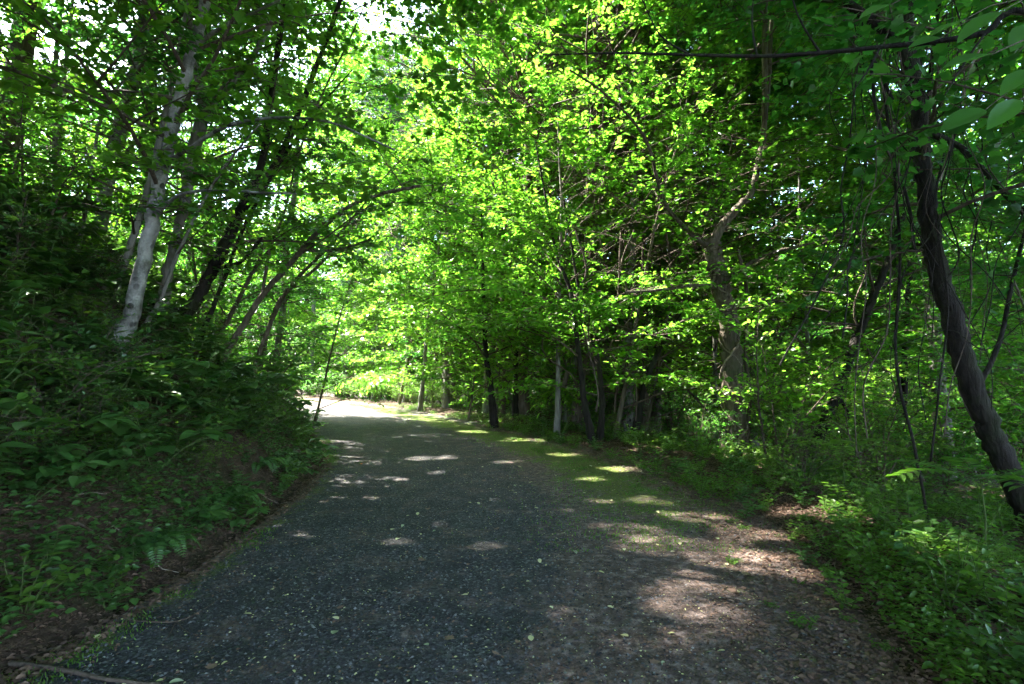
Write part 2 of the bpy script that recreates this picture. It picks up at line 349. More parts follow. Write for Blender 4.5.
# ------------------------------------------------------------------ plants: branches and leaves
def curve(p0, d0, length, n=6, rise=0.0, droop=0.0, wob=.1):
    p = np.array(p0, float); d = np.array(d0, float); d /= np.linalg.norm(d); st = length / (n - 1); out = [p.copy()]
    for i in range(n - 1):
        d = d + np.array([0, 0, rise - droop * (i / n) * 2]) + rng.normal(0, wob, 3) * np.array([1, 1, .6]); d /= np.linalg.norm(d)
        p = p + d * st; out.append(p.copy())
    return np.array(out)
def resample(pts, t):
    pts = np.asarray(pts, float); n = len(pts) - 1; t = np.clip(np.asarray(t) * n, 0, n - 1e-6); i = t.astype(int); f = (t - i)[:, None]
    return pts[i] * (1 - f) + pts[i + 1] * f, (pts[i + 1] - pts[i])
class Foliage:
    """leaf positions kept as arrays so that one crown can be rebuilt with gaps"""
    def __init__(s): s.c = []; s.d = []; s.n = []; s.s = []; s.tw = []
    def twigs(s, line, n_tw, tw_len, n_leaf, size, mb, t0=.15, up=.85, spread=1.0, mat_tw=0, flat=.35):
        t = t0 + (1 - t0) * (np.arange(n_tw) + rng.random(n_tw)) / n_tw
        b, dr = resample(line, t); dr = dr / (np.linalg.norm(dr, axis=1)[:, None] + 1e-9)
        side = np.cross(dr, [0, 0, 1.0]); side /= np.linalg.norm(side, axis=1)[:, None] + 1e-6
        sg = np.where(np.arange(n_tw) % 2, 1, -1)[:, None] * (0.5 + .6 * rng.random((n_tw, 1))) * spread
        d = dr * .7 + side * sg + rng.normal(0, .22, (n_tw, 3)) + np.array([0, 0, .06]); d /= np.linalg.norm(d, axis=1)[:, None]
        ln = tw_len * (.5 + .8 * rng.random(n_tw)) * (1.1 - .5 * t)
        if mb is not None:
            e = b + d * ln[:, None]; mid = b + d * ln[:, None] * .5 + np.array([0, 0, .04]) * ln[:, None]
            s.tw.append(np.stack([b, mid, e], 1))
        u = rng.random((n_tw, n_leaf)) * .95 + .08
        c = b[:, None] + d[:, None] * (ln[:, None] * u)[..., None] + rng.normal(0, 1, (n_tw, n_leaf, 3)) * (ln[:, None, None] * np.array([.10, .10, .06]))
        s2 = np.cross(d, [0, 0, 1.0])[:, None] * np.where(rng.random((n_tw, n_leaf, 1)) > .5, 1, -1)
        ld = d[:, None] * .8 + s2 * .8 + rng.normal(0, flat, (n_tw, n_leaf, 3)) + np.array([0, 0, -.25])
        nn = np.array([0, 0, up]) + rng.normal(0, flat, (n_tw, n_leaf, 3))
        s.c.append(c.reshape(-1, 3)); s.d.append(ld.reshape(-1, 3)); s.n.append(nn.reshape(-1, 3)); s.s.append(size * (.55 + .75 * rng.random(n_tw * n_leaf)))
    def pack(s): s.c, s.d, s.n, s.s = np.concatenate(s.c), np.concatenate(s.d), np.concatenate(s.n), np.concatenate(s.s); s.r = rng.random(len(s.c)); s.tw = np.concatenate(s.tw); return s
def branches(trunk, radii, t0, t1, n, length, elev, fol, wood, tw, n_leaf, size, profile=lambda u: 1, sub=3, azim=None, droop=.12, tw_len=.55, up=.85, flat=.35):
    az = rng.random() * 6.28
    for k in range(n):
        u = (k + rng.random() * .6) / n; t = t0 + (t1 - t0) * u
        p, d = resample(trunk, [t]); r = float(np.interp(t, np.linspace(0, 1, len(radii)), radii))
        az += 2.4 + rng.normal(0, .35)
        a = az if azim is None else azim + rng.normal(0, .8)
        el = elev + rng.normal(0, .15) + .5 * u
        dirn = np.array([math.cos(a) * math.cos(el), math.sin(a) * math.cos(el), math.sin(el)])
        L = length * profile(u) * (.7 + .5 * rng.random())
        line = curve(p[0], dirn, L, 7, 0.0, droop, .09)
        rr = min(r * .4, .007 + .0075 * L)
        wood.tube(line, np.linspace(rr, .005, 7), 5, 0)
        fol.twigs(line, max(3, int(tw * L)), tw_len, n_leaf, size, wood, .25, up, flat=flat)
        for q in range(int(sub * L / 2.2) if L > 1 else 0):
            tt = .25 + .65 * rng.random(); b, dd = resample(line, [tt]); dd = dd[0] / np.linalg.norm(dd[0]); sd = np.cross(dd, [0, 0, 1.0]) * random.choice((-1, 1))
            l2 = curve(b[0], dd * .6 + sd * .8 + np.array([0, 0, .15]), L * (.3 + .3 * rng.random()), 5, 0, droop, .1)
            wood.tube(l2, np.linspace(rr * .45, .004, 5), 4, 0)
            fol.twigs(l2, max(2, int(tw * L * .5)), tw_len, n_leaf, size, wood, .1, up, flat=flat)
def add_twigs(b, tw):
    n = len(tw)
    if n == 0: return
    a = rng.normal(0, 1, (n, 3)); t = tw[:, 2] - tw[:, 0]; a = np.cross(t, a); a /= np.linalg.norm(a, axis=1)[:, None] + 1e-9; c = np.cross(t / (np.linalg.norm(t, axis=1)[:, None] + 1e-9), a)
    th = np.array([0, 2.09, 4.19]); off = np.cos(th)[None, :, None] * a[:, None] + np.sin(th)[None, :, None] * c[:, None]
    v = tw[:, :, None] + np.array([.005, .0035, .0015])[None, :, None, None] * off[:, None]
    f = np.array([[r * 3 + k, r * 3 + (k + 1) % 3, r * 3 + 3 + (k + 1) % 3, r * 3 + 3 + k] for r in (0, 1) for k in range(3)])
    b.add(v.reshape(-1, 3), (f[None] + (np.arange(n) * 9)[:, None, None]).reshape(-1, 4), 0)
def crown_mesh(name, fol, wood, mats, tmpl, mask=None, tmask=None):
    b = MB(); b.v = list(wood.v); b.f = list(wood.f); b.n = wood.n; b.mi = list(wood.mi); b.rnd = list(wood.rnd)
    k = slice(None) if mask is None else ~mask
    add_twigs(b, fol.tw if tmask is None else fol.tw[~tmask])
    b.leaves(fol.c[k], fol.d[k], fol.n[k], fol.s[k], tmpl, 1, fol.r[k])
    return b.mesh(name, mats)

class Proto:
    pass
def make_proto(H, r0, lean, crown, nb, blen, elev, tw, nl, size, leaf, barkm, tmpl, prof, sub=3, droop=.12, tw_len=.55, sides=8, top=True, up=.85, flat=.35):
    p = Proto(); tr = MB(); n = 12
    line = curve((0, 0, -.3), (lean[0], lean[1], 1), H + .3, n, .04, 0, .035)
    rad = r0 * np.linspace(1, .12, n) ** .8; rad[0] *= 1.5; rad[1] *= 1.12
    tr.tube(line, rad, sides, 0, .06); p.trunk = tr.mesh('trunk', [M[barkm]], True)
    fo = Foliage(); wd = MB()
    branches(line, rad, crown, .98, nb, blen, elev, fo, wd, tw, nl, size, prof, sub, None, droop, tw_len, up, flat)
    p.fol = fo.pack(); p.wood = wd; p.mats = [M['twig' if barkm != 'bark_pale' else 'bark_grey'], M[leaf]]; p.tmpl = tmpl
    p.crown = crown_mesh('crown', fo, wd, p.mats, tmpl); p.H = H
    return p
def rot(az, s, tilt=(0, 0)):
    from mathutils import Euler
    return np.array(Euler((tilt[0], tilt[1], az)).to_matrix()) * s
n_unique = 0
def plant_tree(p, name, label, cat, loc, rz=0, s=1.0, group=None, tilt=(0, 0)):
    global n_unique
    t = thing(name, label, cat, loc, rz, group); t.rotation_euler = (tilt[0], tilt[1], rz); t.scale = (s, s, s)
    link('trunk', p.trunk, t)
    wc = p.fol.c @ rot(rz, s, tilt).T + np.array(loc); m = in_sun_gap(wc)
    if m.sum() > 25:
        link('crown', crown_mesh('crown', p.fol, p.wood, p.mats, p.tmpl, m, in_sun_gap(p.fol.tw[:, 1] @ rot(rz, s, tilt).T + np.array(loc))), t); n_unique += 1
    else: link('crown', p.crown, t)
    return t

dome = lambda u: .55 + .9 * math.sin(math.pi * min(1, u * .8 + .15)) * (1 - .35 * u)
cone = lambda u: 1.15 - .9 * u
under = [make_proto(7.5, .06, (.06, .02), .18, 30, 2.6, .35, 5, 12, .09, 'leaf_mid', 'bark_grey', OV, dome),
         make_proto(9.5, .08, (-.05, .05), .2, 34, 3.0, .30, 4.6, 11, .10, 'leaf', 'bark_grey', MAPLE, dome),
         make_proto(6.0, .045, (.1, -.04), .12, 28, 2.2, .35, 5, 12, .09, 'leaf_lime', 'bark_brown', OV, dome)]
canopy = [make_proto(19, .17, (.03, 0), .32, 50, 5.0, .45, 3.4, 14, .14, 'leaf', 'bark_grey', OV, dome, 3, tw_len=.8),
          make_proto(22, .20, (-.02, .03), .36, 52, 5.4, .5, 3.2, 14, .15, 'leaf_lime', 'bark_brown', OV, dome, 3, tw_len=.8),
          make_proto(16, .13, (.0, -.04), .22, 48, 4.6, .4, 3.4, 14, .13, 'leaf_mid', 'bark_brown', OV, dome, 3, tw_len=.8)]
far_p = [make_proto(17, .22, (0, .02), .06, 46, 4.4, .3, 2.4, 9, .25, 'leaf', 'bark_grey', DIA, dome, 3, tw_len=1.1, sides=6),
         make_proto(20, .24, (.02, 0), .05, 46, 4.6, .35, 2.4, 9, .26, 'leaf_lime', 'bark_brown', DIA, dome, 3, tw_len=1.1, sides=6)]
shrub_p = []
def make_shrub(H, n, leaf, size, tmpl, nl=7, spread=.7, tw=7, up=.85):
    fo = Foliage(); wd = MB(); st = MB(); p = Proto()
    for k in range(n):
        a = rng.random() * 6.28; e = spread * rng.random()
        l = curve((.08 * math.cos(a), .08 * math.sin(a), -.05), (math.cos(a) * e, math.sin(a) * e, 1), H * (.6 + .5 * rng.random()), 8, 0, .12, .09)
        st.tube(l, np.linspace(.006 + .006 * H, .003, 8), 5)
        fo.twigs(l, int(tw * H), .34 + .1 * H, nl, size, wd, .15, up)
        for q in range(int(2 * H)):
            b, d = resample(l, [.3 + .6 * rng.random()]); a2 = rng.random() * 6.28
            l2 = curve(b[0], (math.cos(a2), math.sin(a2), .4), H * .35, 5, 0, .15, .1); wd.tube(l2, np.linspace(.006, .003, 5), 4)
            fo.twigs(l2, int(tw * H * .4), .32, nl, size, wd, .1, up)
    p.trunk = st.mesh('stem', [M['twig']], True); p.fol = fo.pack(); p.wood = wd; p.mats = [M['twig'], M[leaf]]; p.tmpl = tmpl
    p.crown = crown_mesh('foliage', fo, wd, p.mats, tmpl); p.H = H
    return p
shrubs = [make_shrub(2.2, 6, 'leaf_mid', .085, OV), make_shrub(1.7, 7, 'leaf_weed', .07, OV), make_shrub(2.8, 5, 'leaf_lime', .09, OV)]
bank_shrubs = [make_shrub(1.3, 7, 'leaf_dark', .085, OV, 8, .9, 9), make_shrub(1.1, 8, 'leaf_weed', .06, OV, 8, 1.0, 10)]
def plant_shrub(p, name, label, cat, loc, rz, s, group):
    t = thing(name, label, cat, loc, rz, group); t.scale = (s, s, s)
    link('stem', p.trunk, t); link('foliage', p.crown, t); return t

# ------------------------------------------------------------------ hero trees
def px_line(pts):
    """[(px, py, depth, width in pixels)] -> points, radii in the world"""
    q = np.array([P(a, b, c) for a, b, c, _ in pts]); r = np.array([.5 * wd * c / F * math.cos(math.atan((a - 512) / F)) for a, _, c, wd in pts]); return q, r
def refine(q, r, n=4, wob=.012):
    t = np.linspace(0, 1, (len(q) - 1) * n + 1); k = np.linspace(0, 1, len(q))
    # Catmull-Rom through the given joints
    qe = np.vstack([2 * q[0] - q[1], q, 2 * q[-1] - q[-2]]); out = []
    for i in range(len(q) - 1):
        p0, p1, p2, p3 = qe[i:i + 4]
        for j in range(n):
            u = j / n; out.append(.5 * (2 * p1 + (p2 - p0) * u + (2 * p0 - 5 * p1 + 4 * p2 - p3) * u * u + (3 * p1 - p0 - 3 * p2 + p3) * u ** 3))
    out.append(q[-1]); out = np.array(out); rr = np.interp(t, k, r)
    out[1:-1] += rng.normal(0, wob, out[1:-1].shape) * rr.mean() * 8
    return out, rr
def hero(name, label, trunk, limbs=(), barkm='bark_grey', leaf='leaf', tmpl=MAPLE, size=.11, tip=None, nb=14, blen=2.2, t0=.35, tw=4.5, nl=11, elev=.25, flare=1.35, group=None, sides=12, azim=None, limb_leaf=True, cat='tree', high=None, sub=3):
    q, r = px_line(trunk)
    if tip: q = np.vstack([q, [tip]]); r = np.append(r, r[-1] * .4)
    base = q[0].copy(); z0 = float(hgt(base[0], base[1]))
    q = np.vstack([[base[0] - (q[1] - q[0])[0] * .05, base[1], z0 - .25], [base[0], base[1], max(z0 + .02, base[2])], q[1:]]); r = np.concatenate([[r[0] * flare * 1.25], [r[0] * flare], r[1:]])
    root = thing(name, label, cat, (base[0], base[1], z0), 0, group); o = np.array([base[0], base[1], z0])
    L, rr = refine(q - o, r, 9); b = MB(); b.tube(L, rr, sides + 6, 0, .085); link('trunk', b.mesh('trunk', [M[barkm]], True), root)
    fo = Foliage(); wd = MB()
    for lm in limbs:
        ql, rl = px_line(lm); Ll, rl = refine(ql - o, rl, 4); b = MB(); b.tube(Ll, rl, 8, 0, .05); link('branch', b.mesh('branch', [M[barkm]], True), root)
        if limb_leaf:
            fo.twigs(Ll, int(6 + 3 * np.linalg.norm(Ll[-1] - Ll[0])), .6, nl, size, wd, .35)
            branches(Ll, rl, .45, .98, 4, blen * .5, .1, fo, wd, tw, nl, size, dome, 2)
    branches(L, rr, t0, .98, nb, blen, elev, fo, wd, tw, nl, size, dome, sub, azim)
    if high:
        st, dx, dy, H, nbh, bl = high
        p0 = P(*st[:3]) - o; r0 = .5 * st[3] * st[2] / F
        hl = curve(p0, (dx, dy, 1), H, 10, .03, 0, .06); hr = r0 * np.linspace(1, .15, 10)
        b = MB(); b.tube(hl, hr, 8, 0, .05); link('branch', b.mesh('branch', [M[barkm]], True), root)
        branches(hl, hr, .1, .98, nbh, bl, .3, fo, wd, 3.6, 10, .135, dome, 3, tw_len=.75)
    fo.pack(); m = in_sun_gap(fo.c + o); me = crown_mesh('crown', fo, wd, [M['twig'], M[leaf]], tmpl, m, in_sun_gap(fo.tw[:, 1] + o))
    link('crown', me, root)
    return root

# pale spotted trunk on the bank
hero('pale_bark_tree', 'pale grey tree with dark knots leaning out from the dark bank',
     [(112, 372, 6.6, 23), (130, 320, 6.6, 18), (146, 250, 6.6, 16), (158, 190, 6.6, 15), (172, 130, 6.6, 14), (190, 60, 6.7, 13), (206, 0, 6.8, 11)],
     [[(162, 165, 6.6, 7), (190, 148, 6.3, 5), (225, 127, 6.0, 4), (270, 118, 5.8, 3), (330, 122, 5.6, 2.5), (395, 150, 5.4, 2)],
      [(158, 212, 6.6, 7), (180, 195, 6.4, 4), (215, 190, 6.2, 3), (270, 193, 6, 2.4), (330, 194, 5.8, 2)],
      [(196, 45, 6.7, 6), (225, 25, 6.5, 4), (255, 12, 6.3, 3), (280, 0, 6.1, 2.5)]],
     'bark_pale', 'leaf', MAPLE, .09, tuple(P(235, -170, 7.2)), 12, 2.2, .45, high=((235, -168, 7.2, 9), .35, 0, 7.5, 26, 4.2))
hero('grey_tree', 'grey mottled trunk on the bank, up the slope behind the pale knotted tree',
     [(88, 350, 9.5, 16), (98, 250, 9.5, 14), (106, 190, 9.5, 16), (118, 140, 9.5, 18), (131, 90, 9.6, 15), (140, 50, 9.6, 12)], (),
     'bark_pale', 'leaf_mid', OV, .11, tuple(P(160, -150, 10)), 16, 2.8, .35)
hero('slender_grey_tree', 'slender grey sapling close behind the pale knotted tree',
     [(93, 362, 7.6, 9), (112, 300, 7.6, 8), (132, 240, 7.6, 8), (150, 180, 7.7, 7), (168, 100, 7.8, 6)], (),
     'bark_grey', 'leaf_mid', OV, .10, tuple(P(200, -60, 8)), 10, 1.8, .5)
hero('forked_grey_tree', 'dark grey tree with a wide fork of two limbs high on the bank',
     [(160, 330, 8.8, 12), (168, 270, 8.8, 11), (182, 215, 8.8, 11), (192, 160, 8.8, 13), (204, 112, 8.8, 14)],
     [[(204, 114, 8.8, 10), (222, 92, 8.8, 9), (240, 72, 8.9, 8), (258, 48, 9, 6), (280, 5, 9, 5)], [(204, 114, 8.8, 10), (199, 85, 8.8, 8), (194, 50, 8.8, 6), (188, 0, 8.9, 5)]],
     'bark_grey', 'leaf', OV, .09, None, 5, 1.8, .6, high=((280, 5, 9, 5), .15, .1, 8, 20, 3.8))
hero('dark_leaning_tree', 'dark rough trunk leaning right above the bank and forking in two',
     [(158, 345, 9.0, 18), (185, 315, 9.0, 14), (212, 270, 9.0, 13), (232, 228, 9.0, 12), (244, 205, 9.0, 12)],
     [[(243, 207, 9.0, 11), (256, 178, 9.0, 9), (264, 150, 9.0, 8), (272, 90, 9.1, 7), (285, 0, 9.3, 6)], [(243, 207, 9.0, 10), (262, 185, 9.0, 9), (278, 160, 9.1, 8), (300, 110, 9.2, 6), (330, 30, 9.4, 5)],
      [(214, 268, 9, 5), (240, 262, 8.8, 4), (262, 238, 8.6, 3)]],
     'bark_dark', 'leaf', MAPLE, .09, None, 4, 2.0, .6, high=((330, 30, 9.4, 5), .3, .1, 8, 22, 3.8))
hero('arching_tree', 'thin mossy tree arching from the bank out over the path',
     [(222, 362, 9.8, 7), (240, 330, 9.8, 6.5), (262, 296, 9.7, 6), (288, 266, 9.6, 6), (318, 232, 9.4, 5), (350, 206, 9.2, 4), (385, 193, 9, 4), (420, 186, 8.8, 3)],
     [[(300, 250, 9.5, 4), (335, 250, 9.3, 3), (370, 240, 9.1, 2)], [(262, 296, 9.7, 4), (270, 250, 9.7, 3), (285, 210, 9.7, 2.5), (296, 160, 9.7, 2)]],
     'bark_brown', 'leaf', MAPLE, .09, None, 8, 1.7, .5, high=((296, 160, 9.7, 2.5), .2, .1, 8, 22, 3.2))
hero('path_edge_tree', 'thin straight tree at the left edge of the path before the bend',
     [(270, 408, 19, 8), (276, 360, 19, 7), (284, 300, 19, 6.5), (287, 240, 19, 6), (296, 180, 19, 5)], [[(272, 385, 19, 4), (262, 340, 19, 3), (258, 300, 19, 2)]],
     'bark_grey', 'leaf', OV, .11, tuple(P(300, 60, 19)), 16, 2.4, .35)
hero('bank_sapling', 'bent sapling leaning over the ferny top of the bank',
     [(210, 352, 10.5, 6), (228, 320, 10.5, 5), (246, 285, 10.4, 4), (262, 258, 10.4, 4), (286, 238, 10.3, 3)], (), 'bark_brown', 'leaf_mid', OV, .10, None, 8, 1.3, .3)
# right of the path
hero('vine_wrapped_tree', 'stout brown trunk wrapped in climbing stems with a high fork beside the path',
     [(733, 452, 12.3, 26), (733, 400, 12.3, 24), (731, 350, 12.3, 21), (724, 300, 12.3, 19), (716, 262, 12.3, 18), (712, 243, 12.3, 18)],
     [[(712, 245, 12.3, 11), (722, 226, 12.3, 11), (740, 205, 12.3, 9), (752, 190, 12.3, 7), (765, 120, 12.5, 6), (772, 20, 12.7, 5)],
      [(712, 247, 12.3, 8), (698, 240, 12.1, 5), (672, 214, 11.8, 4.5), (660, 190, 11.5, 4), (650, 150, 11.2, 3.5), (634, 122, 10.8, 3), (600, 90, 10.3, 2.5), (570, 70, 10, 2)],
      [(722, 290, 12.3, 5), (700, 285, 12.1, 3.5), (660, 290, 11.8, 3), (625, 292, 11.4, 2.5)],
      [(728, 278, 12.3, 5), (765, 255, 12.0, 4), (800, 246, 11.7, 3.5), (850, 232, 11.4, 3)],
      [(730, 302, 12.3, 4), (775, 300, 12.2, 3), (830, 312, 12, 2.4)]],
     'bark_brown', 'leaf_lime', MAPLE, .12, None, 3, 1.5, .9, flare=1.1, limb_leaf=False, high=((765, 120, 12.5, 6), -.1, -.12, 12, 40, 4.8))
hero('leaning_dark_tree', 'dark patchy trunk leaning right over the brush between two upright trees',
     [(806, 470, 10.8, 10), (822, 430, 10.8, 12), (840, 385, 10.8, 12), (856, 340, 10.9, 10), (872, 300, 11, 9), (886, 265, 11.1, 8)], [[(838, 395, 10.8, 4), (850, 420, 10.6, 3), (842, 450, 10.5, 2)]],
     'bark_dark', 'leaf_mid', OV, .10, tuple(P(925, 150, 11.5)), 12, 1.9, .55, limb_leaf=False, high=((925, 150, 11.5, 5), .0, -.25, 9, 30, 4.4))
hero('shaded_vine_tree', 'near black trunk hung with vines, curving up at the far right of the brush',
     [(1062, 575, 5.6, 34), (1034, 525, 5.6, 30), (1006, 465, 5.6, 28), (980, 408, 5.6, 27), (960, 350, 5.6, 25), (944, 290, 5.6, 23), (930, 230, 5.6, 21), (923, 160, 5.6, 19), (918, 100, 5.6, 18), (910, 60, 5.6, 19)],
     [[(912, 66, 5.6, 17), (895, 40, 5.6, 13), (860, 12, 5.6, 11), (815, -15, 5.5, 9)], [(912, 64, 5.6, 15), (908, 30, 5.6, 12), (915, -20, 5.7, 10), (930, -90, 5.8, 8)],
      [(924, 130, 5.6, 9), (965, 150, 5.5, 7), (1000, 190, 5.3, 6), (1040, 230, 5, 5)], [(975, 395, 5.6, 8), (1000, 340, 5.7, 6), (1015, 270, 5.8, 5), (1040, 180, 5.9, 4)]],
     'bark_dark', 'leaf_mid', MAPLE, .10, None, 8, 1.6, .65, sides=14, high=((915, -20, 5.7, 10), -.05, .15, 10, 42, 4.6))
hero('black_bent_tree', 'thin black sapling bending right at the forest edge left of the stout vine wrapped trunk',
     [(634, 440, 14, 8), (640, 410, 14, 6), (646, 380, 14, 6), (662, 345, 14, 5), (680, 312, 14, 4.5), (695, 288, 14, 4)], (), 'bark_dark', 'leaf', OV, .11, tuple(P(712, 250, 14)), 5, 1.2, .75)
hero('tall_grey_tree', 'tall straight grey trunk rising through lime green leaves, middle of the wood',
     [(606, 440, 19, 9), (606, 380, 19, 8.5), (604, 300, 19, 8), (602, 230, 19, 7), (604, 150, 19, 6), (606, 60, 19, 5)], [[(603, 268, 19, 4), (588, 262, 18.5, 3), (570, 255, 18, 2)]],
     'bark_grey', 'leaf_lime', OV, .15, tuple(P(608, -60, 19)), 22, 3.0, .4)
hero('vine_clad_grey_tree', 'pale grey trunk tangled in dry vines next to the tall straight grey trunk',
     [(628, 445, 16, 12), (628, 400, 16, 11), (629, 350, 16, 10), (630, 300, 16, 9), (632, 240, 16, 8)], (), 'bark_pale', 'leaf', OV, .13, tuple(P(640, 60, 16)), 14, 2.4, .6)
for i, (pts, lab) in enumerate((
        ([(494, 425, 17, 7), (491, 390, 17, 6), (486, 350, 17, 5), (484, 310, 17, 4)], 'dark slim trunk leaning left at the forest edge by the mossy verge'),
        ([(406, 402, 30, 6), (408, 360, 30, 5.5), (409, 310, 30, 5), (408, 260, 30, 4)], 'slim straight trunk beside the bend of the path'),
        ([(450, 412, 26, 6.5), (451, 360, 26, 6), (452, 300, 26, 5), (450, 240, 26, 4)], 'slim grey trunk right of the bend of the path'),
        ([(592, 440, 13, 7), (584, 400, 13, 6), (577, 340, 13, 5), (570, 290, 13, 4), (556, 250, 13, 3)], 'crooked brown sapling leaning left with vines at its foot'),
        ([(600, 442, 13.5, 6), (602, 400, 13.5, 6), (596, 350, 13.5, 5), (583, 310, 13.5, 4)], 'crooked brown sapling curving left behind the leaning one'),
        ([(515, 425, 20, 6), (516, 380, 20, 5), (517, 330, 20, 5), (519, 270, 20, 4)], 'slim dark trunk behind the mossy verge, right of the leaning slim trunk'),
        ([(902, 455, 15, 8), (904, 400, 15, 7.5), (906, 330, 15, 7), (912, 250, 15, 6), (915, 180, 15, 5)], 'upright dark trunk seen behind the leaning dark tree'),
        ([(776, 445, 16, 6), (775, 390, 16, 5), (778, 330, 16, 4.5), (775, 260, 16, 4)], 'slim upright trunk just right of the stout vine wrapped tree'),
        ([(655, 430, 22, 8), (655, 370, 22, 7), (656, 300, 22, 6), (658, 220, 22, 5)], 'grey trunk deep in the wood behind the black bent sapling'),
        ([(420, 408, 24, 4), (424, 370, 24, 3.5), (428, 320, 24, 3), (436, 270, 24, 2.5)], 'very thin pale sapling between two trunks near the bend'))):
    hero('slim_tree', lab, pts, (), ('bark_dark', 'bark_grey', 'bark_grey', 'bark_dark', 'bark_dark', 'bark_dark', 'bark_dark', 'bark_brown', 'bark_grey', 'bark_grey')[i], ('leaf', 'leaf_lime', 'leaf_mid')[i % 3], OV, .13,
         tuple(P(pts[-1][0] + (pts[-1][0] - pts[-2][0]) * 1.5, pts[-1][1] - 110, pts[-1][2])), 14, 2.1, .4, sides=8)
for i, (pts, lab) in enumerate((
        ([(250, 388, 12, 5), (262, 345, 12, 4.5), (288, 290, 11.8, 4), (330, 245, 11.5, 3)], 'thin stem leaning right at the foot of the bank near the bend'),
        ([(198, 345, 9.6, 5), (220, 290, 9.6, 4.5), (250, 215, 9.4, 4), (302, 130, 9.2, 3)], 'thin dark stem leaning right, crossing behind the dark leaning trunk'),
        ([(140, 352, 7.4, 5), (160, 300, 7.4, 4.5), (184, 240, 7.3, 4), (222, 170, 7.2, 3)], 'thin grey stem leaning right, just right of the pale knotted tree'),
        ([(258, 392, 14, 5), (264, 350, 14, 4.5), (280, 300, 14, 4), (322, 262, 13.8, 3)], 'thin stem curving right behind the path edge tree'),
        ([(60, 335, 7.8, 6), (72, 270, 7.8, 5.5), (88, 200, 7.8, 5), (104, 110, 7.8, 4)], 'thin grey stem high on the bank left of the pale knotted tree'))):
    hero('thin_stemmed_tree', lab, pts, (), ('bark_brown', 'bark_dark', 'bark_grey', 'bark_brown', 'bark_grey')[i], ('leaf', 'leaf_mid')[i % 2], OV, .085, tuple(P(pts[-1][0] + 50, pts[-1][1] - 60, pts[-1][2] - .2)), 8, 1.4, .45, sides=7)
# branch reaching in from a tree standing outside the frame on the right
def overhang():
    base = np.array([4.6, 2.6, float(hgt(4.6, 2.6))]); root = thing('overhanging_tree', 'dark tree whose long thin branch with large leaves crosses high over the brush', 'tree', tuple(base))
    b = MB(); tr = np.array([[0, 0, -.3], [0, 0, 0], [.05, .05, 1.5], [-.02, .1, 3], [.05, .05, 5], [.2, 0, 8]]); L, rr = refine(tr, np.array([.16, .13, .11, .10, .08, .04])); b.tube(L, rr, 12, 0, .05)
    link('trunk', b.mesh('trunk', [M['bark_dark']], True), root)
    fo = Foliage(); wd = MB(); br = []
    p0 = base + np.array([-.02, .1, 3.3])
    q = np.vstack([[p0], [P(1045, 12, 3.1)], [P(985, 33, 3.2)], [P(930, 42, 3.3)], [P(880, 47, 3.4)], [P(820, 53, 3.5)], [P(760, 56, 3.6)], [P(690, 55, 3.7)], [P(620, 53, 3.8)], [P(545, 55, 3.9)]]) - base
    L2, r2 = refine(q, np.array([.028, .02, .018, .016, .015, .0135, .012, .010, .0075, .004]), 4, .006); b = MB(); b.tube(L2, r2, 8, 0, .08); link('branch', b.mesh('branch', [M['bark_dark']], True), root)
    for a in ([(757, 56, 3.6), (752, 25, 3.6), (754, -10, 3.6)], [(880, 47, 3.4), (868, 70, 3.4), (850, 95, 3.35)], [(690, 55, 3.7), (660, 35, 3.7), (640, -5, 3.7)], [(985, 33, 3.2), (960, 70, 3.0), (945, 95, 2.8)], [(820, 53, 3.5), (800, 20, 3.4), (790, -10, 3.4)]):
        l = np.array([P(*x) for x in a]) - base; l, r = refine(l, np.array([.008, .006, .003]), 4, .004); b = MB(); b.tube(l, r, 5); link('twig', b.mesh('twig', [M['bark_dark']], True), root)
    bl = MB(); spec = [(890, 5, 1.9, .12, (-1, 0, -.3)), (1000, 12, 1.5, .13, (-.9, .2, -.5)), (990, 55, 1.45, .12, (-1, .1, -.1)), (985, 110, 1.7, .14, (-1, .2, -.35)), (1030, 70, 1.5, .10, (-.8, .1, -.6)), (1020, 100, 1.4, .1, (-.7, .2, -.6)),
                       (960, 22, 2.1, .13, (-1, .1, -.3)), (940, 38, 2.4, .13, (-1, .2, -.1)), (1035, 25, 1.6, .13, (-.8, -.2, -.7))]
    c = np.array([P(a, b_, d) for a, b_, d, _, _ in spec]) - base; dd = np.array([s[4] for s in spec], float); nn = np.tile([[.1, -.55, .8]], (len(spec), 1)) + rng.normal(0, .2, (len(spec), 3))
    bl.leaves(c, dd, nn, np.array([s[3] for s in spec]), BROAD, 1)
    tw = MB()
    for k in range(len(spec)):
        e = c[k]; s = e + np.array([.35, .1, .12 + .1 * rng.random()]); bl.tube([s, (s + e) / 2 + [0, 0, .02], e], [.003, .0025, .0015], 4, 0)
        if k: bl.tube([s, c[0] + [.7, .2, .1]], [.003, .004], 4, 0)
    branches(L, rr, .55, .98, 16, 2.0, .3, fo, wd, 4, 8, .11, dome, 3)
    hl = curve((.2, 0, 8), (-.2, .1, 1), 8, 8, .03, 0, .05); branches(hl, np.linspace(.05, .01, 8), .0, .98, 30, 4.2, .3, fo, wd, 3.6, 10, .135, dome, 3, tw_len=.75)
    b = MB(); b.tube(hl, np.linspace(.04, .01, 8), 8, 0, .05); link('branch', b.mesh('branch', [M['bark_dark']], True), root)
    fo.pack(); link('crown', crown_mesh('crown', fo, wd, [M['twig'], M['leaf_mid']], MAPLE, in_sun_gap(fo.c + base)), root)
    link('leaf_spray', bl.mesh('leaf_spray', [M['twig'], M['leaf_mid']]), root)
overhang()

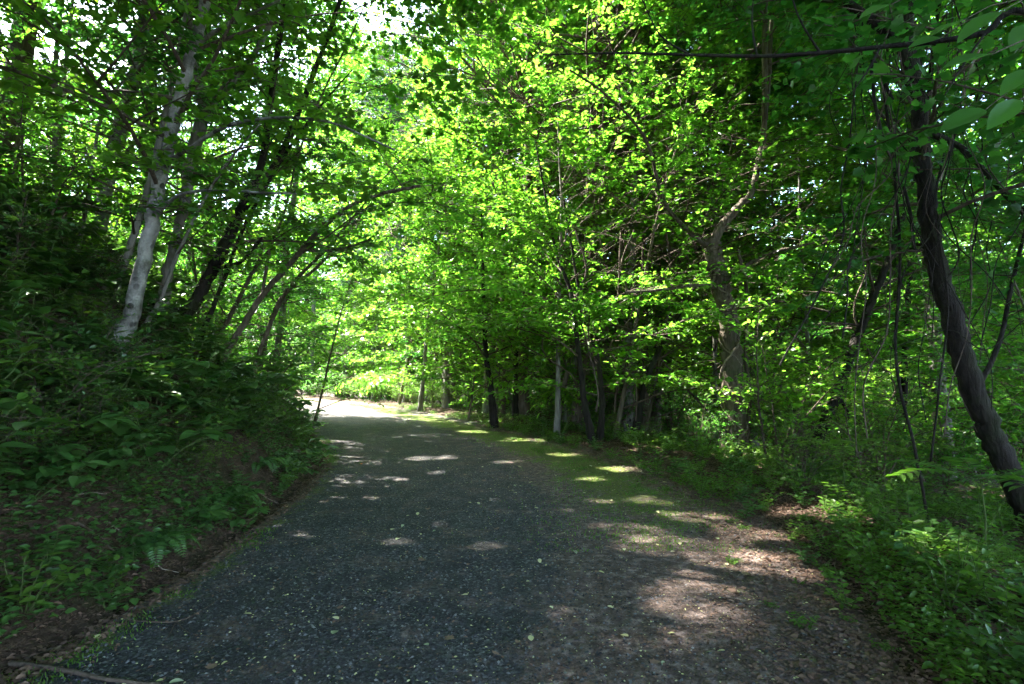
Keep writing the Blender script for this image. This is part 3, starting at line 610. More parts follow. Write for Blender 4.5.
# ------------------------------------------------------------------ the wood around
placed = [(-5.1, 6.6), (5.1, 12.3), (6.2, 10.8), (5.2, 5.6)]
def free(x, y, d):
    return all((x - a) ** 2 + (y - b) ** 2 > d * d for a, b in placed)
def off_path(x, y, m): return x < Lx(y) - m or x > Rx(y) + m
# nearer understory trees set by hand: (x, y, which, scale, turn)
near_list = [(-7.2, 5.2, 1, .85, 0), (-9.5, 7.5, 1, 1.0, 1), (-8.2, 9.5, 0, 1.0, 2), (-6.8, 12.0, 2, 1.0, 3), (-11, 12.5, 1, 1.1, 4), (-8.6, 15.5, 0, 1.1, 5), (-6.6, 18.0, 2, 1.0, .5), (-12.5, 17, 1, 1.1, 2.4), (-12, 22.5, 1, 1.0, 1.4),
             (-6.3, 3.2, 0, .8, 2.2), (-5.2, 1.6, 1, .8, 3.9), (-10.5, 4.0, 1, 1.1, .8),
             (3.6, 15.2, 2, 1.15, 0), (2.2, 18, 1, 1.1, 1.2), (5.8, 15.5, 1, 1.0, 2.2), (0.6, 20.5, 2, 1.2, 3.3), (-.8, 24, 1, 1.2, 4.1), (-3.2, 27, 2, 1.3, .4), (8.0, 14.5, 1, .95, 5.2), (7.2, 18.5, 2, 1.2, 1.0), (4.2, 21, 0, 1.2, 2.0),
             (10.8, 13.5, 1, 1.0, .3), (8.2, 7.8, 2, .85, 1.9), (10.6, 9.0, 1, .9, 3.1), (12.5, 11.2, 0, 1.0, 2.6), (6.9, 6.2, 0, .7, 5.0), (11, 17.5, 1, 1.1, 3.6), (13.5, 15, 2, 1.2, 1.6),
             (1.2, 14.8, 1, .95, 2.9), (-1.6, 19.5, 2, .9, 5.8)]
labs = ['understory tree with layered green leaves', 'understory maple with lobed leaves', 'young lime green tree']
for i, (x, y, k, s, a) in enumerate(near_list):
    if x < 0 and x < Lx(y): w_ = 'on the dark bank left of the path'; g = 'understory trees on the bank'
    else: w_ = 'in the brush right of the path'; g = 'understory trees right of the path'
    plant_tree(under[k], 'understory_tree', labs[k] + ' ' + w_, 'tree', ground(x, y), a, s, g + ' ' + ('layered', 'maple', 'lime')[k]); placed.append((x, y))
for i, (x, y, k, s) in enumerate(((1.2, 16.2, 2, 1.9), (3.4, 17.4, 2, 2.1), (5.2, 19.8, 1, 1.6), (-.4, 21.2, 2, 2.2), (2.2, 23.5, 0, 2.2), (6.8, 16.8, 2, 1.8), (8.8, 20.5, 0, 2.1), (-3.0, 24.8, 1, 1.7), (-6.0, 28.4, 2, 2.0), (4.0, 27, 1, 2.0), (13.5, 19, 1, 1.9), (2.6, 14.2, 2, 1.5), (-4.2, 28, 2, 2.1), (1.0, 25.5, 2, 2.2),
                                 (-13.5, 21, 2, 1.5), (-10.6, 17.2, 0, 1.4))):
    plant_tree(under[k], 'understory_tree', 'tall ' + labs[k] + (' in the brush right of the path' if x > Rx(y) else ' on the dark bank left of the path'), 'tree', ground(x, y), i * 1.7, s, 'understory trees right of the path ' + ('layered', 'maple', 'lime')[k]); placed.append((x, y))
# canopy trees, all round, thick enough to shade the near path
cn = 0
for x, y in ((10.6, 13.4), (5.6, -3.5), (-4.4, -1.5), (-5.5, .2), (-9.6, 9.8), (-11.4, 6.2), (-8.8, 13), (-12.5, 11), (-10, 2.8), (-7.6, .2), (-13.6, 8), (-8.0, 6.6), (-3.2, 26.4), (-14, 45), (-17.5, 47), (-10.8, 43.5), (-10.8, 19.5), (-1.0, 22.8), (2.0, 16.6), (4.4, 18.6), (3.1, 21.6), (6.3, 21.2), (.4, 20.2), (5.4, 25), (1.8, 26), (9, 23), (8.1, 18.4), (-.4, 29), (4, 30)):
    placed.append((x, y)); k_ = cn % 3 if cn < 14 else (1, 1, 0)[cn % 3]; plant_tree(canopy[k_], 'canopy_tree', ['tall grey trunked canopy tree', 'tall brown trunked canopy tree with lime crown', 'bushy canopy tree with low dark boughs'][k_] + (' in the wood right of the path' if x > 0 else ' above the bank left of the path'), 'tree', ground(x, y), cn * 1.3, 1.3 if y > 40 else 1, 'canopy trees ' + ('in the wood right of the path' if x > 0 else 'above the bank left of the path') + (' grey', ' lime', ' bushy')[k_]); cn += 1
for i in range(4000):
    y = rng.uniform(-16, 46); x = rng.uniform(-34, 40)
    if not off_path(x, y, 1.0): continue
    if abs(x) > 12 + max(y, 0) * 1.05: continue
    if y > 3 and -1.0 < x / y < .62 and y < 13: continue                    # keep the near view open
    if y > 2 and .62 < x / y < 1.0 and y < 7: continue
    if -1 < y < 4.5 and -4 < x < 4: continue
    if -19 < x < -3 and 26 < y < 46: continue
    if not free(x, y, 3.0 if y < 15 else (3.2 if (x > -4 and x < .42 * y and y < 24) else 6.6)): continue
    if x < Lx(y) and y > 11 and not free(x, y, 6.0): continue
    if x > 2 and x > .42 * y and not free(x, y, 6.5): continue
    k = int(rng.integers(3)); s = (.7 if x < Lx(y) and y > 11 else 1) * rng.uniform(.9, 1.15) * (1 if y < 24 or x < Lx(y) else .72); placed.append((x, y)); cn += 1
    side = 'above the bank left of the path' if x < Lx(y) else 'in the wood right of the path'
    d = ['tall grey trunked canopy tree', 'tall brown trunked canopy tree with lime crown', 'bushy canopy tree with low dark boughs'][k]
    plant_tree(canopy[k], 'canopy_tree', d + ' ' + side, 'tree', ground(x, y), rng.random() * 6.28, s, 'canopy trees ' + side + (' grey', ' lime', ' bushy')[k])
    if cn > 225: break
un = 0
for i in range(4000):
    y = rng.uniform(15, 46); x = rng.uniform(-1.0, 1.0) * y
    if not off_path(x, y, 1.8) or not free(x, y, 2.1): continue
    if x < Lx(y) and y < 22: continue
    k = int(rng.integers(3)); placed.append((x, y)); un += 1
    zone = 'deep in the wood right of the path' if y < 30 else 'beyond the bend of the path'
    plant_tree(under[k], 'understory_tree', ['layered mid green', 'broad leaved maple', 'bright lime green'][k] + ' understory tree ' + zone, 'tree', ground(x, y), rng.random() * 6.28, rng.uniform(.8, 1.2), 'understory trees ' + zone + (' layered', ' maple', ' lime')[k])
    if un > 100: break
fn = 0
for i in range(5000):
    y = rng.uniform(34, 90); x = rng.uniform(-1.1, 1.1) * y
    if not off_path(x, y, 2.5) and y < 42: continue
    if not free(x, y, 5.0 if x < 0 else 6.2): continue
    k = int(rng.integers(2)); placed.append((x, y)); fn += 1
    plant_tree(far_p[k], 'distant_tree', ['leafy green tree far back in the wood', 'bright yellow green tree far back in the wood'][k], 'tree', ground(x, y), rng.random() * 6.28, rng.uniform(.75, 1.0) * (.85 if y < 55 else 1.15), 'distant trees ' + ('green', 'bright')[k])
    if fn > 150: break
# bluish conifer showing in the gap above the bend
cf = make_proto(21, .11, (0, 0), .3, 80, 3.0, .05, 8, 16, .16, 'needle', 'bark_dark', (np.array([[-.12, 0, 0], [.12, 0, 0], [.03, 1.4, 0], [-.03, 1.4, 0]]), [(0, 1, 2, 3)]), cone, 3, .05, .6, flat=.6)
for (x, y, s, lab) in ((-3.7, 30, 1.15, 'bluish pine with fine needles at the sky gap over the path'), (-8.0, 37, 1.2, 'tall bluish pine farther back than the one at the sky gap')):
    plant_tree(cf, 'pine_tree', lab, 'pine', ground(x, y), x, s)

# ------------------------------------------------------------------ shrubs along the path and through the wood
sn = 0
sl_ = ['leafy green shrub', 'low weedy shrub with small pale leaves', 'tall lime green shrub']
splaced = []
for i in range(5000):
    y = rng.uniform(6.5, 42); x = rng.uniform(-1.05, 1.05) * (y + 2)
    dR = x - Rx(y); dL = Lx(y) - x
    if not (dR > .8 + .04 * y or dL > .9 + (2.6 if y < 12 else 0)): continue
    if any((x - a) ** 2 + (y - b) ** 2 < (1.1 if y < 14 else 1.7) ** 2 for a, b in splaced): continue
    k = int(rng.integers(3)); s = rng.uniform(.6, 1.15)
    if dR > 0 and dR < 2.0: s *= .62; k = 1 if k == 2 else k
    splaced.append((x, y)); sn += 1
    g = 'right of the path' if dR > 0 else 'on the bank'
    if y > 24: g = 'beyond the bend'
    plant_shrub(shrubs[k], 'shrub', sl_[k] + ' ' + g, 'shrub', ground(x, y), rng.random() * 6.28, s, 'shrubs ' + g + (' green', ' weedy', ' lime')[k])
    if sn > 215: break

for i in range(34):
    y = 2.6 + 11 * (i + rng.random()) / 34; d_ = rng.uniform(.7, 4.2) if i % 3 else rng.uniform(.5, 1.2); x = Lx(y) - d_; k = i % 2
    plant_shrub(bank_shrubs[k], 'bank_shrub', ['small glossy leaved shrub', 'small weedy shrub'][k] + (' at the foot of the bank' if d_ < 1.3 else ' up on the dark bank'), 'shrub', ground(x, y), rng.random() * 6.28, rng.uniform(.45, .85) * (.75 if d_ < 1.3 else 1), 'small shrubs' + (' at the foot of the bank' if d_ < 1.3 else ' up on the bank') + (' glossy', ' weedy')[k])
for i, y in enumerate(np.arange(25, 47, .95)):
    for sd in (0, 1, 2):
        if sd == 2 and y < 33: continue
        x = (Rx(y) + rng.uniform(.7, 1.6) + (0, 0, 3)[sd]) if sd != 1 else Lx(y) - rng.uniform(.8, 2.0)
        k = int(rng.integers(3)); plant_shrub(shrubs[k], 'shrub', sl_[k] + ' beyond the bend', 'shrub', ground(x, y), rng.random() * 6.28, rng.uniform(.6, .95), 'shrubs beyond the bend' + (' green', ' weedy', ' lime')[k])
# ------------------------------------------------------------------ low plants
def herb(n_st, H, n_l, size, tmpl, leaf, palm=False, spread=.9):
    b = MB(); st = MB()
    for k in range(n_st):
        a = rng.random() * 6.28; e = spread * (.3 + rng.random())
        l = curve((0, 0, -.03), (math.cos(a) * e, math.sin(a) * e, 1), H * (.6 + .6 * rng.random()), 6, 0, .16, .1); st.tube(l, np.linspace(.004, .002, 6), 4)
        for j in range(3 if palm else 1):
            if palm:
                c, d = resample(l, [.55 + .22 * j]); c = c[0]; a0 = rng.random() * 6.28; n_ = 5
                th = a0 + np.arange(n_) * 6.28 / 7.0; off = np.array([math.cos(a0 + 1.8), math.sin(a0 + 1.8), .3]) * .09
                st.tube([c, c + off], [.002, .0015], 3, caps=False)
                dd = np.stack([np.cos(th), np.sin(th), np.full(n_, -.12)], 1); nn = np.tile([[0, 0, 1.0]], (n_, 1)) + rng.normal(0, .15, (n_, 3))
                b.leaves(np.tile(c + off, (n_, 1)), dd, nn, size * (.8 + .4 * rng.random(n_)), tmpl, 0, np.full(n_, rng.random()))
            else:
                t = .2 + .8 * (np.arange(n_l) + .5) / n_l; c, d = resample(l, t); s = np.cross(d, [0, 0, 1.]); s /= np.linalg.norm(s, axis=1)[:, None] + 1e-6
                s *= np.where(np.arange(n_l) % 2, 1, -1)[:, None]; dd = s + d / np.linalg.norm(d, axis=1)[:, None] * .4 + rng.normal(0, .25, (n_l, 3)); dd[:, 2] -= .1
                b.leaves(c, dd, np.tile([[0, 0, 1.0]], (n_l, 1)) + rng.normal(0, .25, (n_l, 3)), size * (.6 + .6 * rng.random(n_l)), tmpl, 0)
    return st.mesh('stem', [M['stem']]), b.mesh('foliage', [M[leaf]])
def fern():
    b = MB(); st = MB()
    for k in range(8):
        a = k * .8 + rng.random() * .4; l = curve((0, 0, 0), (math.cos(a), math.sin(a), 1.1), .5 + .15 * rng.random(), 12, 0, .3, .03); st.tube(l, np.linspace(.003, .001, 12), 4)
        t = np.linspace(.15, .99, 22); c, d = resample(l, t); d /= np.linalg.norm(d, axis=1)[:, None]; s = np.cross(d, [0, 0, 1.]); s /= np.linalg.norm(s, axis=1)[:, None]
        for sg in (1, -1): b.leaves(c, s * sg + d * .35, np.cross(s, d), .11 * np.sin(np.pi * np.clip(t * .85 + .12, 0, 1)) + .012, NARROW, 0)
    return st.mesh('stem', [M['stem']]), b.mesh('frond', [M['leaf_dark']])
def sumac():
    b = MB(); st = MB()
    for k in range(6):
        a = k * 1.05 + rng.random() * .4; l = curve((0, 0, .55), (math.cos(a), math.sin(a), .35), .55, 8, 0, .12, .04); st.tube(l, np.linspace(.003, .001, 8), 4)
        t = np.linspace(.25, .99, 9); c, d = resample(l, t); d /= np.linalg.norm(d, axis=1)[:, None]; s = np.cross(d, [0, 0, 1.])
        for sg in (1, -1): b.leaves(c, s * sg + d * .5, np.tile([[0, 0, 1.]], (9, 1)) + rng.normal(0, .1, (9, 3)), np.full(9, .13), NARROW, 0)
    st.tube([[0, 0, -.05], [.02, 0, .3], [0, 0, .58]], [.006, .005, .004], 5)
    return st.mesh('stem', [M['stem']]), b.mesh('frond', [M['leaf_weed']])
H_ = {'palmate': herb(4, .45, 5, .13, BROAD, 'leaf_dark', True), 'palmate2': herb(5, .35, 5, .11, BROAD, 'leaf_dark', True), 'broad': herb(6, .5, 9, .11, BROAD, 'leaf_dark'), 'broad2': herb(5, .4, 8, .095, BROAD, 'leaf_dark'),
      'weed': herb(8, .32, 10, .06, OV, 'leaf_weed'), 'weed2': herb(7, .45, 10, .07, BROAD, 'leaf_weed'), 'weed3': herb(9, .22, 8, .05, OV, 'leaf_weed'), 'fern': fern(), 'sumac': sumac()}
def low(kind, x, y, s, label, group, name, cat='plant', tilt=(0, 0)):
    t = thing(name, label, cat, ground(x, y, -.01), rng.random() * 6.28, group); t.scale = (s, s, s); t.rotation_euler = (tilt[0], tilt[1], rng.random() * 6.28)
    link('stem', H_[kind][0], t); link(H_[kind][1].name.split('.')[0], H_[kind][1], t)
# left bank
n = 0; pl = []
for i in range(20000):
    y = 1.6 + 15 * rng.random() ** 1.4; x = Lx(y) - rng.uniform(.15, 5.0)
    if x < -1.05 * y - 1.2: continue
    dd = Lx(y) - x; ms = .17 + .02 * y + (.12 if dd < .7 else 0)
    if any((x - a) ** 2 + (y - b) ** 2 < ms * ms for a, b in pl): continue
    pl.append((x, y)); k = ['palmate', 'palmate2', 'broad', 'broad2', 'weed2'][int(rng.integers(5))]
    s = rng.uniform(.85, 1.45) * (.72 if dd < .6 else 1.0) * (1.0 + .04 * y)
    nm = 'palmate' in k
    z_ = ' at the foot of the bank' if dd < .8 else (' near the camera on the bank' if y < 4.5 else (' below the pale knotted tree' if y < 8.5 else ' far along the bank'))
    sf = '' if dd < .8 and False else z_
    low(k, x, y, s, ('dark plant with five fingered leaves' if nm else ('low dark broad leaved plant' if 'weed' not in k else 'low leafy weed')) + z_,
        ('palmate plants' if nm else ('broad leaved plants' if 'weed' not in k else 'bank weeds')) + z_, 'palmate_plant' if nm else ('broad_leaved_plant' if 'weed' not in k else 'bank_weed')); n += 1
    if n >= 500: break
for px, py, lab in ((228, 505, 'dusty fern drooping towards the path at the foot of the bank'), (262, 470, 'fern farther along the foot of the bank, close to the path'), (150, 560, 'small fern above the mossy left edge')):
    g = G(px, py); low('fern', g[0], g[1], .8, lab, None, 'fern', 'fern')
for i in range(90):
    y = 3.0 + 12 * (i + rng.random()) / 90; d_ = rng.uniform(.12, 1.5); k = ('weed2', 'broad2', 'broad')[i % 3]
    low(k, Lx(y) - d_, y, rng.uniform(.65, 1.15) * (.7 if d_ < .4 else 1), 'leafy sprig rooted on the steep face above the path edge', 'leafy sprigs on the steep bank face', 'leafy_sprig')
for i in range(60):
    y = 2.6 + 12 * rng.random(); d_ = rng.uniform(.05, 1.0) ** 1.5 * 1.5
    low('weed3', Rx(y) - d_, y, rng.uniform(.3, .75), 'tiny weed growing out of the dirt shoulder', 'tiny weeds on the dirt shoulder', 'shoulder_weed')
# right verge
n = 0; pl = []
for i in range(30000):
    y = rng.uniform(1.4, 17) ; x = Rx(y) + rng.uniform(-.15, 5.5) - .4 * float(sstep(5, 8, y))
    if x > 1.05 * y + 1.2: continue
    dd = x - Rx(y); ms = .13 + .02 * y
    if dd < .5 and rng.random() < .6: continue
    if any((x - a) ** 2 + (y - b) ** 2 < ms * ms for a, b in pl): continue
    pl.append((x, y)); k = ['weed', 'weed2', 'weed3', 'broad2', 'weed'][int(rng.integers(5))] if y > 3.2 else ['broad', 'weed2', 'broad2'][int(rng.integers(3))]
    s = rng.uniform(.7, 1.2) * (.75 if dd < .6 else 1.0) * (1 + .03 * y)
    br = 'broad' in k
    z_ = ' at the right edge of the dirt' if dd < .7 else (' in the near right corner' if y < 4 else (' under the dark vine hung trunk' if x > .72 * y and y < 9 else (' round the foot of the vine wrapped tree' if y > 9 else ' in the middle of the right brush')))
    low(k, x, y, s, ('low broad leaved plant' if br else 'low small leaved weed') + z_, ('broad plants' if br else 'weeds') + z_, 'broad_leaved_plant' if br else 'verge_weed'); n += 1
    if n >= 385: break
for px, py, s, lab in ((905, 500, 1.35, 'pale frond leaved sumac under the dark vine hung trunk'), (845, 500, 1.1, 'small frond leaved sumac left of the vine hung trunk'), (985, 560, 1.2, 'frond leaved sumac low at the foot of the dark trunk')):
    g = G(px, py); low('sumac', g[0], g[1], s, lab, None, 'sumac_plant')

# ------------------------------------------------------------------ stuff: gravel, litter, ground cover
def scatter_on(n, ylo, yhi, fx, dens=None):
    y = rng.uniform(ylo, yhi, n); x = fx(y, n); return x, y
# gravel stones on the near path
N = 52000; y = 1.2 + (rng.random(N) ** 1.5) * 8.5; u = rng.random(N); x = Lx(y) + (Rx(y) - Lx(y)) * (u * 1.0 - .01)
keep = (rng.random(N) < 1 - .75 * sstep(.55, .82, u)); x, y = x[keep], y[keep]; N = len(x)
oct_v = np.array([[1, 0, 0], [0, 1, 0], [-1, 0, 0], [0, -1, 0], [0, 0, .75], [0, 0, -.7]]); oct_f = [(0, 1, 4), (1, 2, 4), (2, 3, 4), (3, 0, 4)]
sz = .005 + .011 * rng.random(N) ** 2.2; a = rng.random(N) * 6.28
jit = 1 + .35 * (rng.random((N, 6)) - .5)
v = oct_v[None] * jit[..., None] * sz[:, None, None] * np.array([1, .7, .8]); ca, sa = np.cos(a)[:, None], np.sin(a)[:, None]
tz = rng.normal(0, .25, (N, 1)); vx = v[..., 0] * ca - v[..., 1] * sa; vy = v[..., 0] * sa + v[..., 1] * ca; vz = v[..., 2] + v[..., 0] * tz
vv = np.stack([vx + x[:, None], vy + y[:, None], vz + (hgt(x, y) + sz * .25)[:, None]], -1).reshape(-1, 3)
b = MB(); b.v = [vv.astype(np.float32)]; b.n = len(vv); rr = rng.random(N)
for f in oct_f: b.f.append(np.asarray(f)[None] + (np.arange(N) * 6)[:, None]); b.mi.append(np.zeros(N, np.int32)); b.rnd.append(rr.astype(np.float32))
tag(link('gravel', b.mesh('gravel', [M['stone']])), kind='stuff', label='loose dark grey gravel lying over the path')
# brown leaf litter
def litter(name, x, y, size, m, tm, lab, lift=.01, flat=.35):
    n = len(x); a = rng.random(n) * 6.28; b = MB(); nn = np.stack([rng.normal(0, flat, n), rng.normal(0, flat, n), np.ones(n)], 1)
    c = np.stack([x, y, hgt(x, y) + lift * rng.random(n) + .004], 1)
    b.leaves(c, np.stack([np.cos(a), np.sin(a), rng.normal(0, .15, n)], 1), nn, size * (.5 + .8 * rng.random(n)), tm, 0)
    return tag(link(name, b.mesh(name, [m])), kind='stuff', label=lab)
n = 60000; y = 1.2 + rng.random(n) ** 1.5 * 16; x1 = Lx(y) - np.abs(rng.normal(0, 1.6, n)) + .12
litter('bank_litter', x1, y, .04, M['litter'], OV, 'brown leaf litter on the foot of the bank')
n = 70000; y = 1.2 + rng.random(n) ** 1.5 * 17; x2 = Rx(y) + rng.normal(0, 1, n) * np.where(rng.random(n) < .5, .55, 2.2) + .35; k = x2 > Rx(y) - .9
litter('verge_litter', x2[k], y[k], .036, M['litter'], OV, 'dry brown leaf litter beside the right edge of the path')
n = 44000; y = 1.2 + rng.random(n) ** 1.4 * 16; u = rng.random(n); k = rng.random(n) < .15 + .85 * sstep(.45, .95, u) + .5 * sstep(.12, 0, u); y, u = y[k], u[k]
litter('path_litter', Lx(y) + (Rx(y) - Lx(y)) * u, y, .024, M['litter'], OV, 'scraps of dry leaf and bark scattered over the path', .006, .3)
n = 5200; y = 1.2 + rng.random(n) ** 1.4 * 12; u = rng.random(n) ** .85
litter('pale_leaf_scraps', Lx(y) + (Rx(y) - Lx(y)) * u, y, .017, M['yellow'], OV, 'tiny pale leaf scraps scattered over the path', .006, .3)
n = 30000; y = 5 + rng.random(n) ** 1.2 * 26; dr = np.abs(1.35 + rng.normal(0, .62, n)); xg = Rx(y) - dr; k = fbm(xg * 2.2 + 3, y * 2.2) > .44; yg, xg = y[k], xg[k]
n = 6000; y = 2 + rng.random(n) * 14; xl = Lx(y) + .14 + rng.normal(0, .11, n); k = fbm(xl * 2 + 8, y * 1.3) > .50; xg = np.concatenate([xg, xl[k]]); yg = np.concatenate([yg, y[k]]); n = len(xg)
b = MB(); a = rng.random(n) * 6.28; tl = rng.normal(0, .5, (n, 2))
b.leaves(np.stack([xg, yg, hgt(xg, yg) - .002], 1), np.stack([tl[:, 0], tl[:, 1], np.ones(n)], 1), np.stack([np.cos(a), np.sin(a), np.zeros(n)], 1), rng.uniform(.012, .034, n), NARROW, 0)
tag(link('short_grass', b.mesh('short_grass', [M['leaf_weed']])), kind='stuff', label='short grass and moss blades along the green strip of the path')
# small ground cover
n = 80000; y = 1.5 + rng.random(n) ** 1.6 * 26; x3 = Rx(y) - .45 * sstep(5, 8, y) + np.abs(rng.normal(0, 1, n)) * np.where(rng.random(n) < .4, .8, 5) + .1
k = (fbm(x3 * .9, y * .9) + .10 * sstep(0, 1.5, x3 - Rx(y)) > .50) & (x3 < y * 1.1 + 2); x3, y3 = x3[k], y[k]
litter('ground_cover', x3, y3, .045, M['leaf_weed'], OV, 'low green ground cover in the brush', .16, .5)
n = 90000; y = 1.5 + rng.random(n) ** 1.7 * 26; x4 = Lx(y) - np.abs(rng.normal(0, 1, n)) * np.where(rng.random(n) < .4, .9, 5) - .25
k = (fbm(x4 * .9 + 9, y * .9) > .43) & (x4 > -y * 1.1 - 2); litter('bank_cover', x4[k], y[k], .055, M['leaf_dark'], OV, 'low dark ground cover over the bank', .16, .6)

# ------------------------------------------------------------------ fallen leaves on the path, each its own
tmp = {}
for nm, m, tm in (('yellow', 'yellow', BROAD), ('green', 'green_fallen', BROAD), ('brown', 'litter', MAPLE), ('red', 'red_fallen', BROAD)):
    b = MB(); b.leaves(np.array([[0, -.5, 0.]]), np.array([[0, 1., 0]]), np.array([[0, 0, 1.]]), np.array([1.]), tm, 0); v = b.v[0]; v[:, 2] += .10 * np.abs(v[:, 0]) + .12 * (v[:, 1] ** 2) + .1
    tmp[nm] = b.mesh('fallen_leaf', [M[m]])
lx = []
for i in range(290):
    y = 1.9 + rng.random() ** 1.5 * 9; u = rng.random() ** .8
    x = Lx(y) + (Rx(y) - Lx(y)) * u; k = rng.choice(['yellow', 'yellow', 'green', 'brown', 'brown', 'brown'])
    if i in (40, 90): k = 'red'
    o = link('fallen_leaf', tmp[k]); s = rng.uniform(.025, .075); o.location = ground(x, y, .004); o.rotation_euler = (rng.normal(0, .12), rng.normal(0, .12), rng.random() * 6.28); o.scale = (s, s, s)
    side = 'gravel' if u < .6 else 'dirt shoulder'
    tag(o, {'yellow': 'small pale yellow leaf fallen on the ', 'green': 'small faded green leaf fallen on the ', 'brown': 'small dry brown leaf fallen on the ', 'red': 'small red leaf fallen on the '}[k] + side, 'fallen leaf', k + ' leaves fallen on the ' + side)

# ------------------------------------------------------------------ sticks
def stick(pts, r, lab, forks=(), m='twig', name='stick', group=None):
    q = np.array([G(a, b) for a, b in pts]); q[:, 2] += r * .9
    o = q[0].copy(); root = link(name, None); root.location = o.tolist(); tag(root, lab, 'stick', group)
    l, rr = refine(q - o, np.linspace(r, r * .45, len(q)), 4, .02); b = MB(); b.tube(l, rr, 7, 0, .1)
    for fk in forks:
        f = np.array([G(a, b_) for a, b_ in fk]); f[:, 2] += r * .8; l, rr = refine(f - o, np.linspace(r * .6, r * .25, len(f)), 3, .02); b.tube(l, rr, 5, 0, .1)
    me = b.mesh(name, [M[m]], True); bpy.data.objects.remove(root); root = link(name, me); root.location = o.tolist(); tag(root, lab, 'stick', group)
stick([(108, 622), (140, 624), (176, 624), (200, 614), (222, 600)], .006, 'forked twig lying on the gravel by the mossy left edge', [[(176, 624), (168, 640), (160, 648)], [(176, 624), (190, 636), (220, 640)]])
stick([(10, 672), (60, 676), (110, 683), (160, 690)], .016, 'dark thick stick at the near left corner of the path')
stick([(20, 664), (50, 652), (78, 640), (100, 630)], .007, 'straight pale stick on the litter at the near left corner')
stick([(60, 520), (95, 545), (120, 562), (150, 572)], .009, 'long stick slanting down the dark bank')
stick([(805, 632), (825, 650), (850, 668)], .008, 'grey stick lying on the dirt near the right brush')
stick([(790, 638), (805, 650), (822, 660)], .006, 'short grey stick beside the longer one on the dirt')
stick([(895, 515), (925, 523), (945, 533), (960, 536)], .010, 'pale curved stick in the litter under the vine hung trunk')
stick([(878, 530), (895, 517), (912, 510)], .008, 'pale stick crossing the curved one in the litter')
stick([(350, 634), (360, 628), (366, 622)], .003, 'tiny straw twig in the middle of the gravel')
stick([(395, 590), (420, 596), (440, 604)], .003, 'thin dark twig on the gravel in mid path')
for i in range(26):
    s_ = 1 if i % 2 else -1; y0 = rng.uniform(2.4, 8); x0 = (Rx(y0) + rng.uniform(-.1, 1.6)) if s_ > 0 else (Lx(y0) - rng.uniform(-.1, 1.4)); a = rng.random() * 3.14; L = rng.uniform(.2, .7)
    q = np.array([[x0 + math.cos(a) * L * t, y0 + math.sin(a) * L * t + .04 * math.sin(t * 5), 0] for t in np.linspace(0, 1, 5)]); q[:, 2] = hgt(q[:, 0], q[:, 1]) + .012; o = q[0].copy()
    b = MB(); b.tube(q - o, np.linspace(.006, .003, 5), 5, 0, .1); ob = link('stick', b.mesh('stick', [M['vine' if i % 3 else 'twig']], True)); ob.location = o.tolist()
    tag(ob, 'small bare twig in the litter ' + ('right of the path' if s_ > 0 else 'at the foot of the bank'), 'stick', 'twigs in the litter ' + ('right' if s_ > 0 else 'left'))

# ------------------------------------------------------------------ vines
def vine(pts, wpx, lab, m='vine', group=None, name='vine'):
    q, r = px_line([(a, b, c, wpx) for a, b, c in pts]); o = q[0].copy(); l, rr = refine(q - o, r, 5, .02); b = MB(); b.tube(l, rr, 6, 0, .1)
    ob = link(name, b.mesh(name, [M[m]], True)); ob.location = o.tolist(); tag(ob, lab, 'vine', group)
gv = 'vines hanging round the dark trunk'
vl = 'bare brown vine hanging beside the near black trunk'
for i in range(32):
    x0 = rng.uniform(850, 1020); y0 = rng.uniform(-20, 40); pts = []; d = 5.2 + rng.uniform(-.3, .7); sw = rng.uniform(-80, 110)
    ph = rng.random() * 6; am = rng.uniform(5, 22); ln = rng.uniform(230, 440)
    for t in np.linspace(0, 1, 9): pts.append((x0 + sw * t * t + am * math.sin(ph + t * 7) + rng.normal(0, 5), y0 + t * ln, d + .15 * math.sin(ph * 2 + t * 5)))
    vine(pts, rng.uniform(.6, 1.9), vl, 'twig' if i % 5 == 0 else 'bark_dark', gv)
vine([(893, 100, 5.5), (872, 60, 5.5), (880, 130, 5.5), (905, 190, 5.5), (915, 250, 5.5)], 4, 'looping vine left of the dark trunk top', 'bark_dark')
vine([(940, 180, 5.3), (955, 130, 5.2), (968, 75, 5.2), (985, 40, 5.2)], 3, 'pale twisted vine right of the dark trunk, high up', 'vine')
vine([(930, 470, 5.5), (940, 380, 5.4), (948, 300, 5.4), (935, 210, 5.4), (945, 150, 5.5)], 2.6, 'vine climbing against the dark trunk', 'bark_dark')
vine([(880, 60, 5.7), (893, 160, 5.7), (900, 260, 5.7), (896, 360, 5.7), (915, 450, 5.7), (928, 520, 5.7)], 3.5, 'long dark vine dropping to the ground left of the dark trunk', 'bark_dark')
vine([(1024, 320, 5.2), (985, 350, 5.3), (950, 330, 5.4), (900, 345, 5.5)], 1.3, 'thin vine strung across the dark trunk', 'bark_dark')
def coil(line, R0, turns, r, lab, m='vine', ph=0):
    q, rr = px_line(line); q, rr = refine(q, rr, 6, 0); n = len(q) * 3; c, _ = resample(q, np.linspace(0, 1, n)); rad = np.interp(np.linspace(0, 1, n), np.linspace(0, 1, len(rr)), rr) + r * .7
    a = ph + np.linspace(0, turns * 6.28, n) + rng.normal(0, .12, n); c = c + np.stack([np.cos(a) * rad, np.sin(a) * rad, 0 * a], 1); o = c[0].copy(); b = MB(); b.tube(c - o, np.full(n, r), 5, 0, .1)
    ob = link('vine', b.mesh('vine', [M[m]], True)); ob.location = o.tolist(); tag(ob, lab, 'vine')
tl = [(733, 450, 12.3, 27), (733, 400, 12.3, 24), (731, 350, 12.3, 21), (724, 300, 12.3, 19), (716, 262, 12.3, 18)]
coil(tl, 0, 2.2, .03, 'thick pale vine coiling up the stout brown trunk', ph=4)
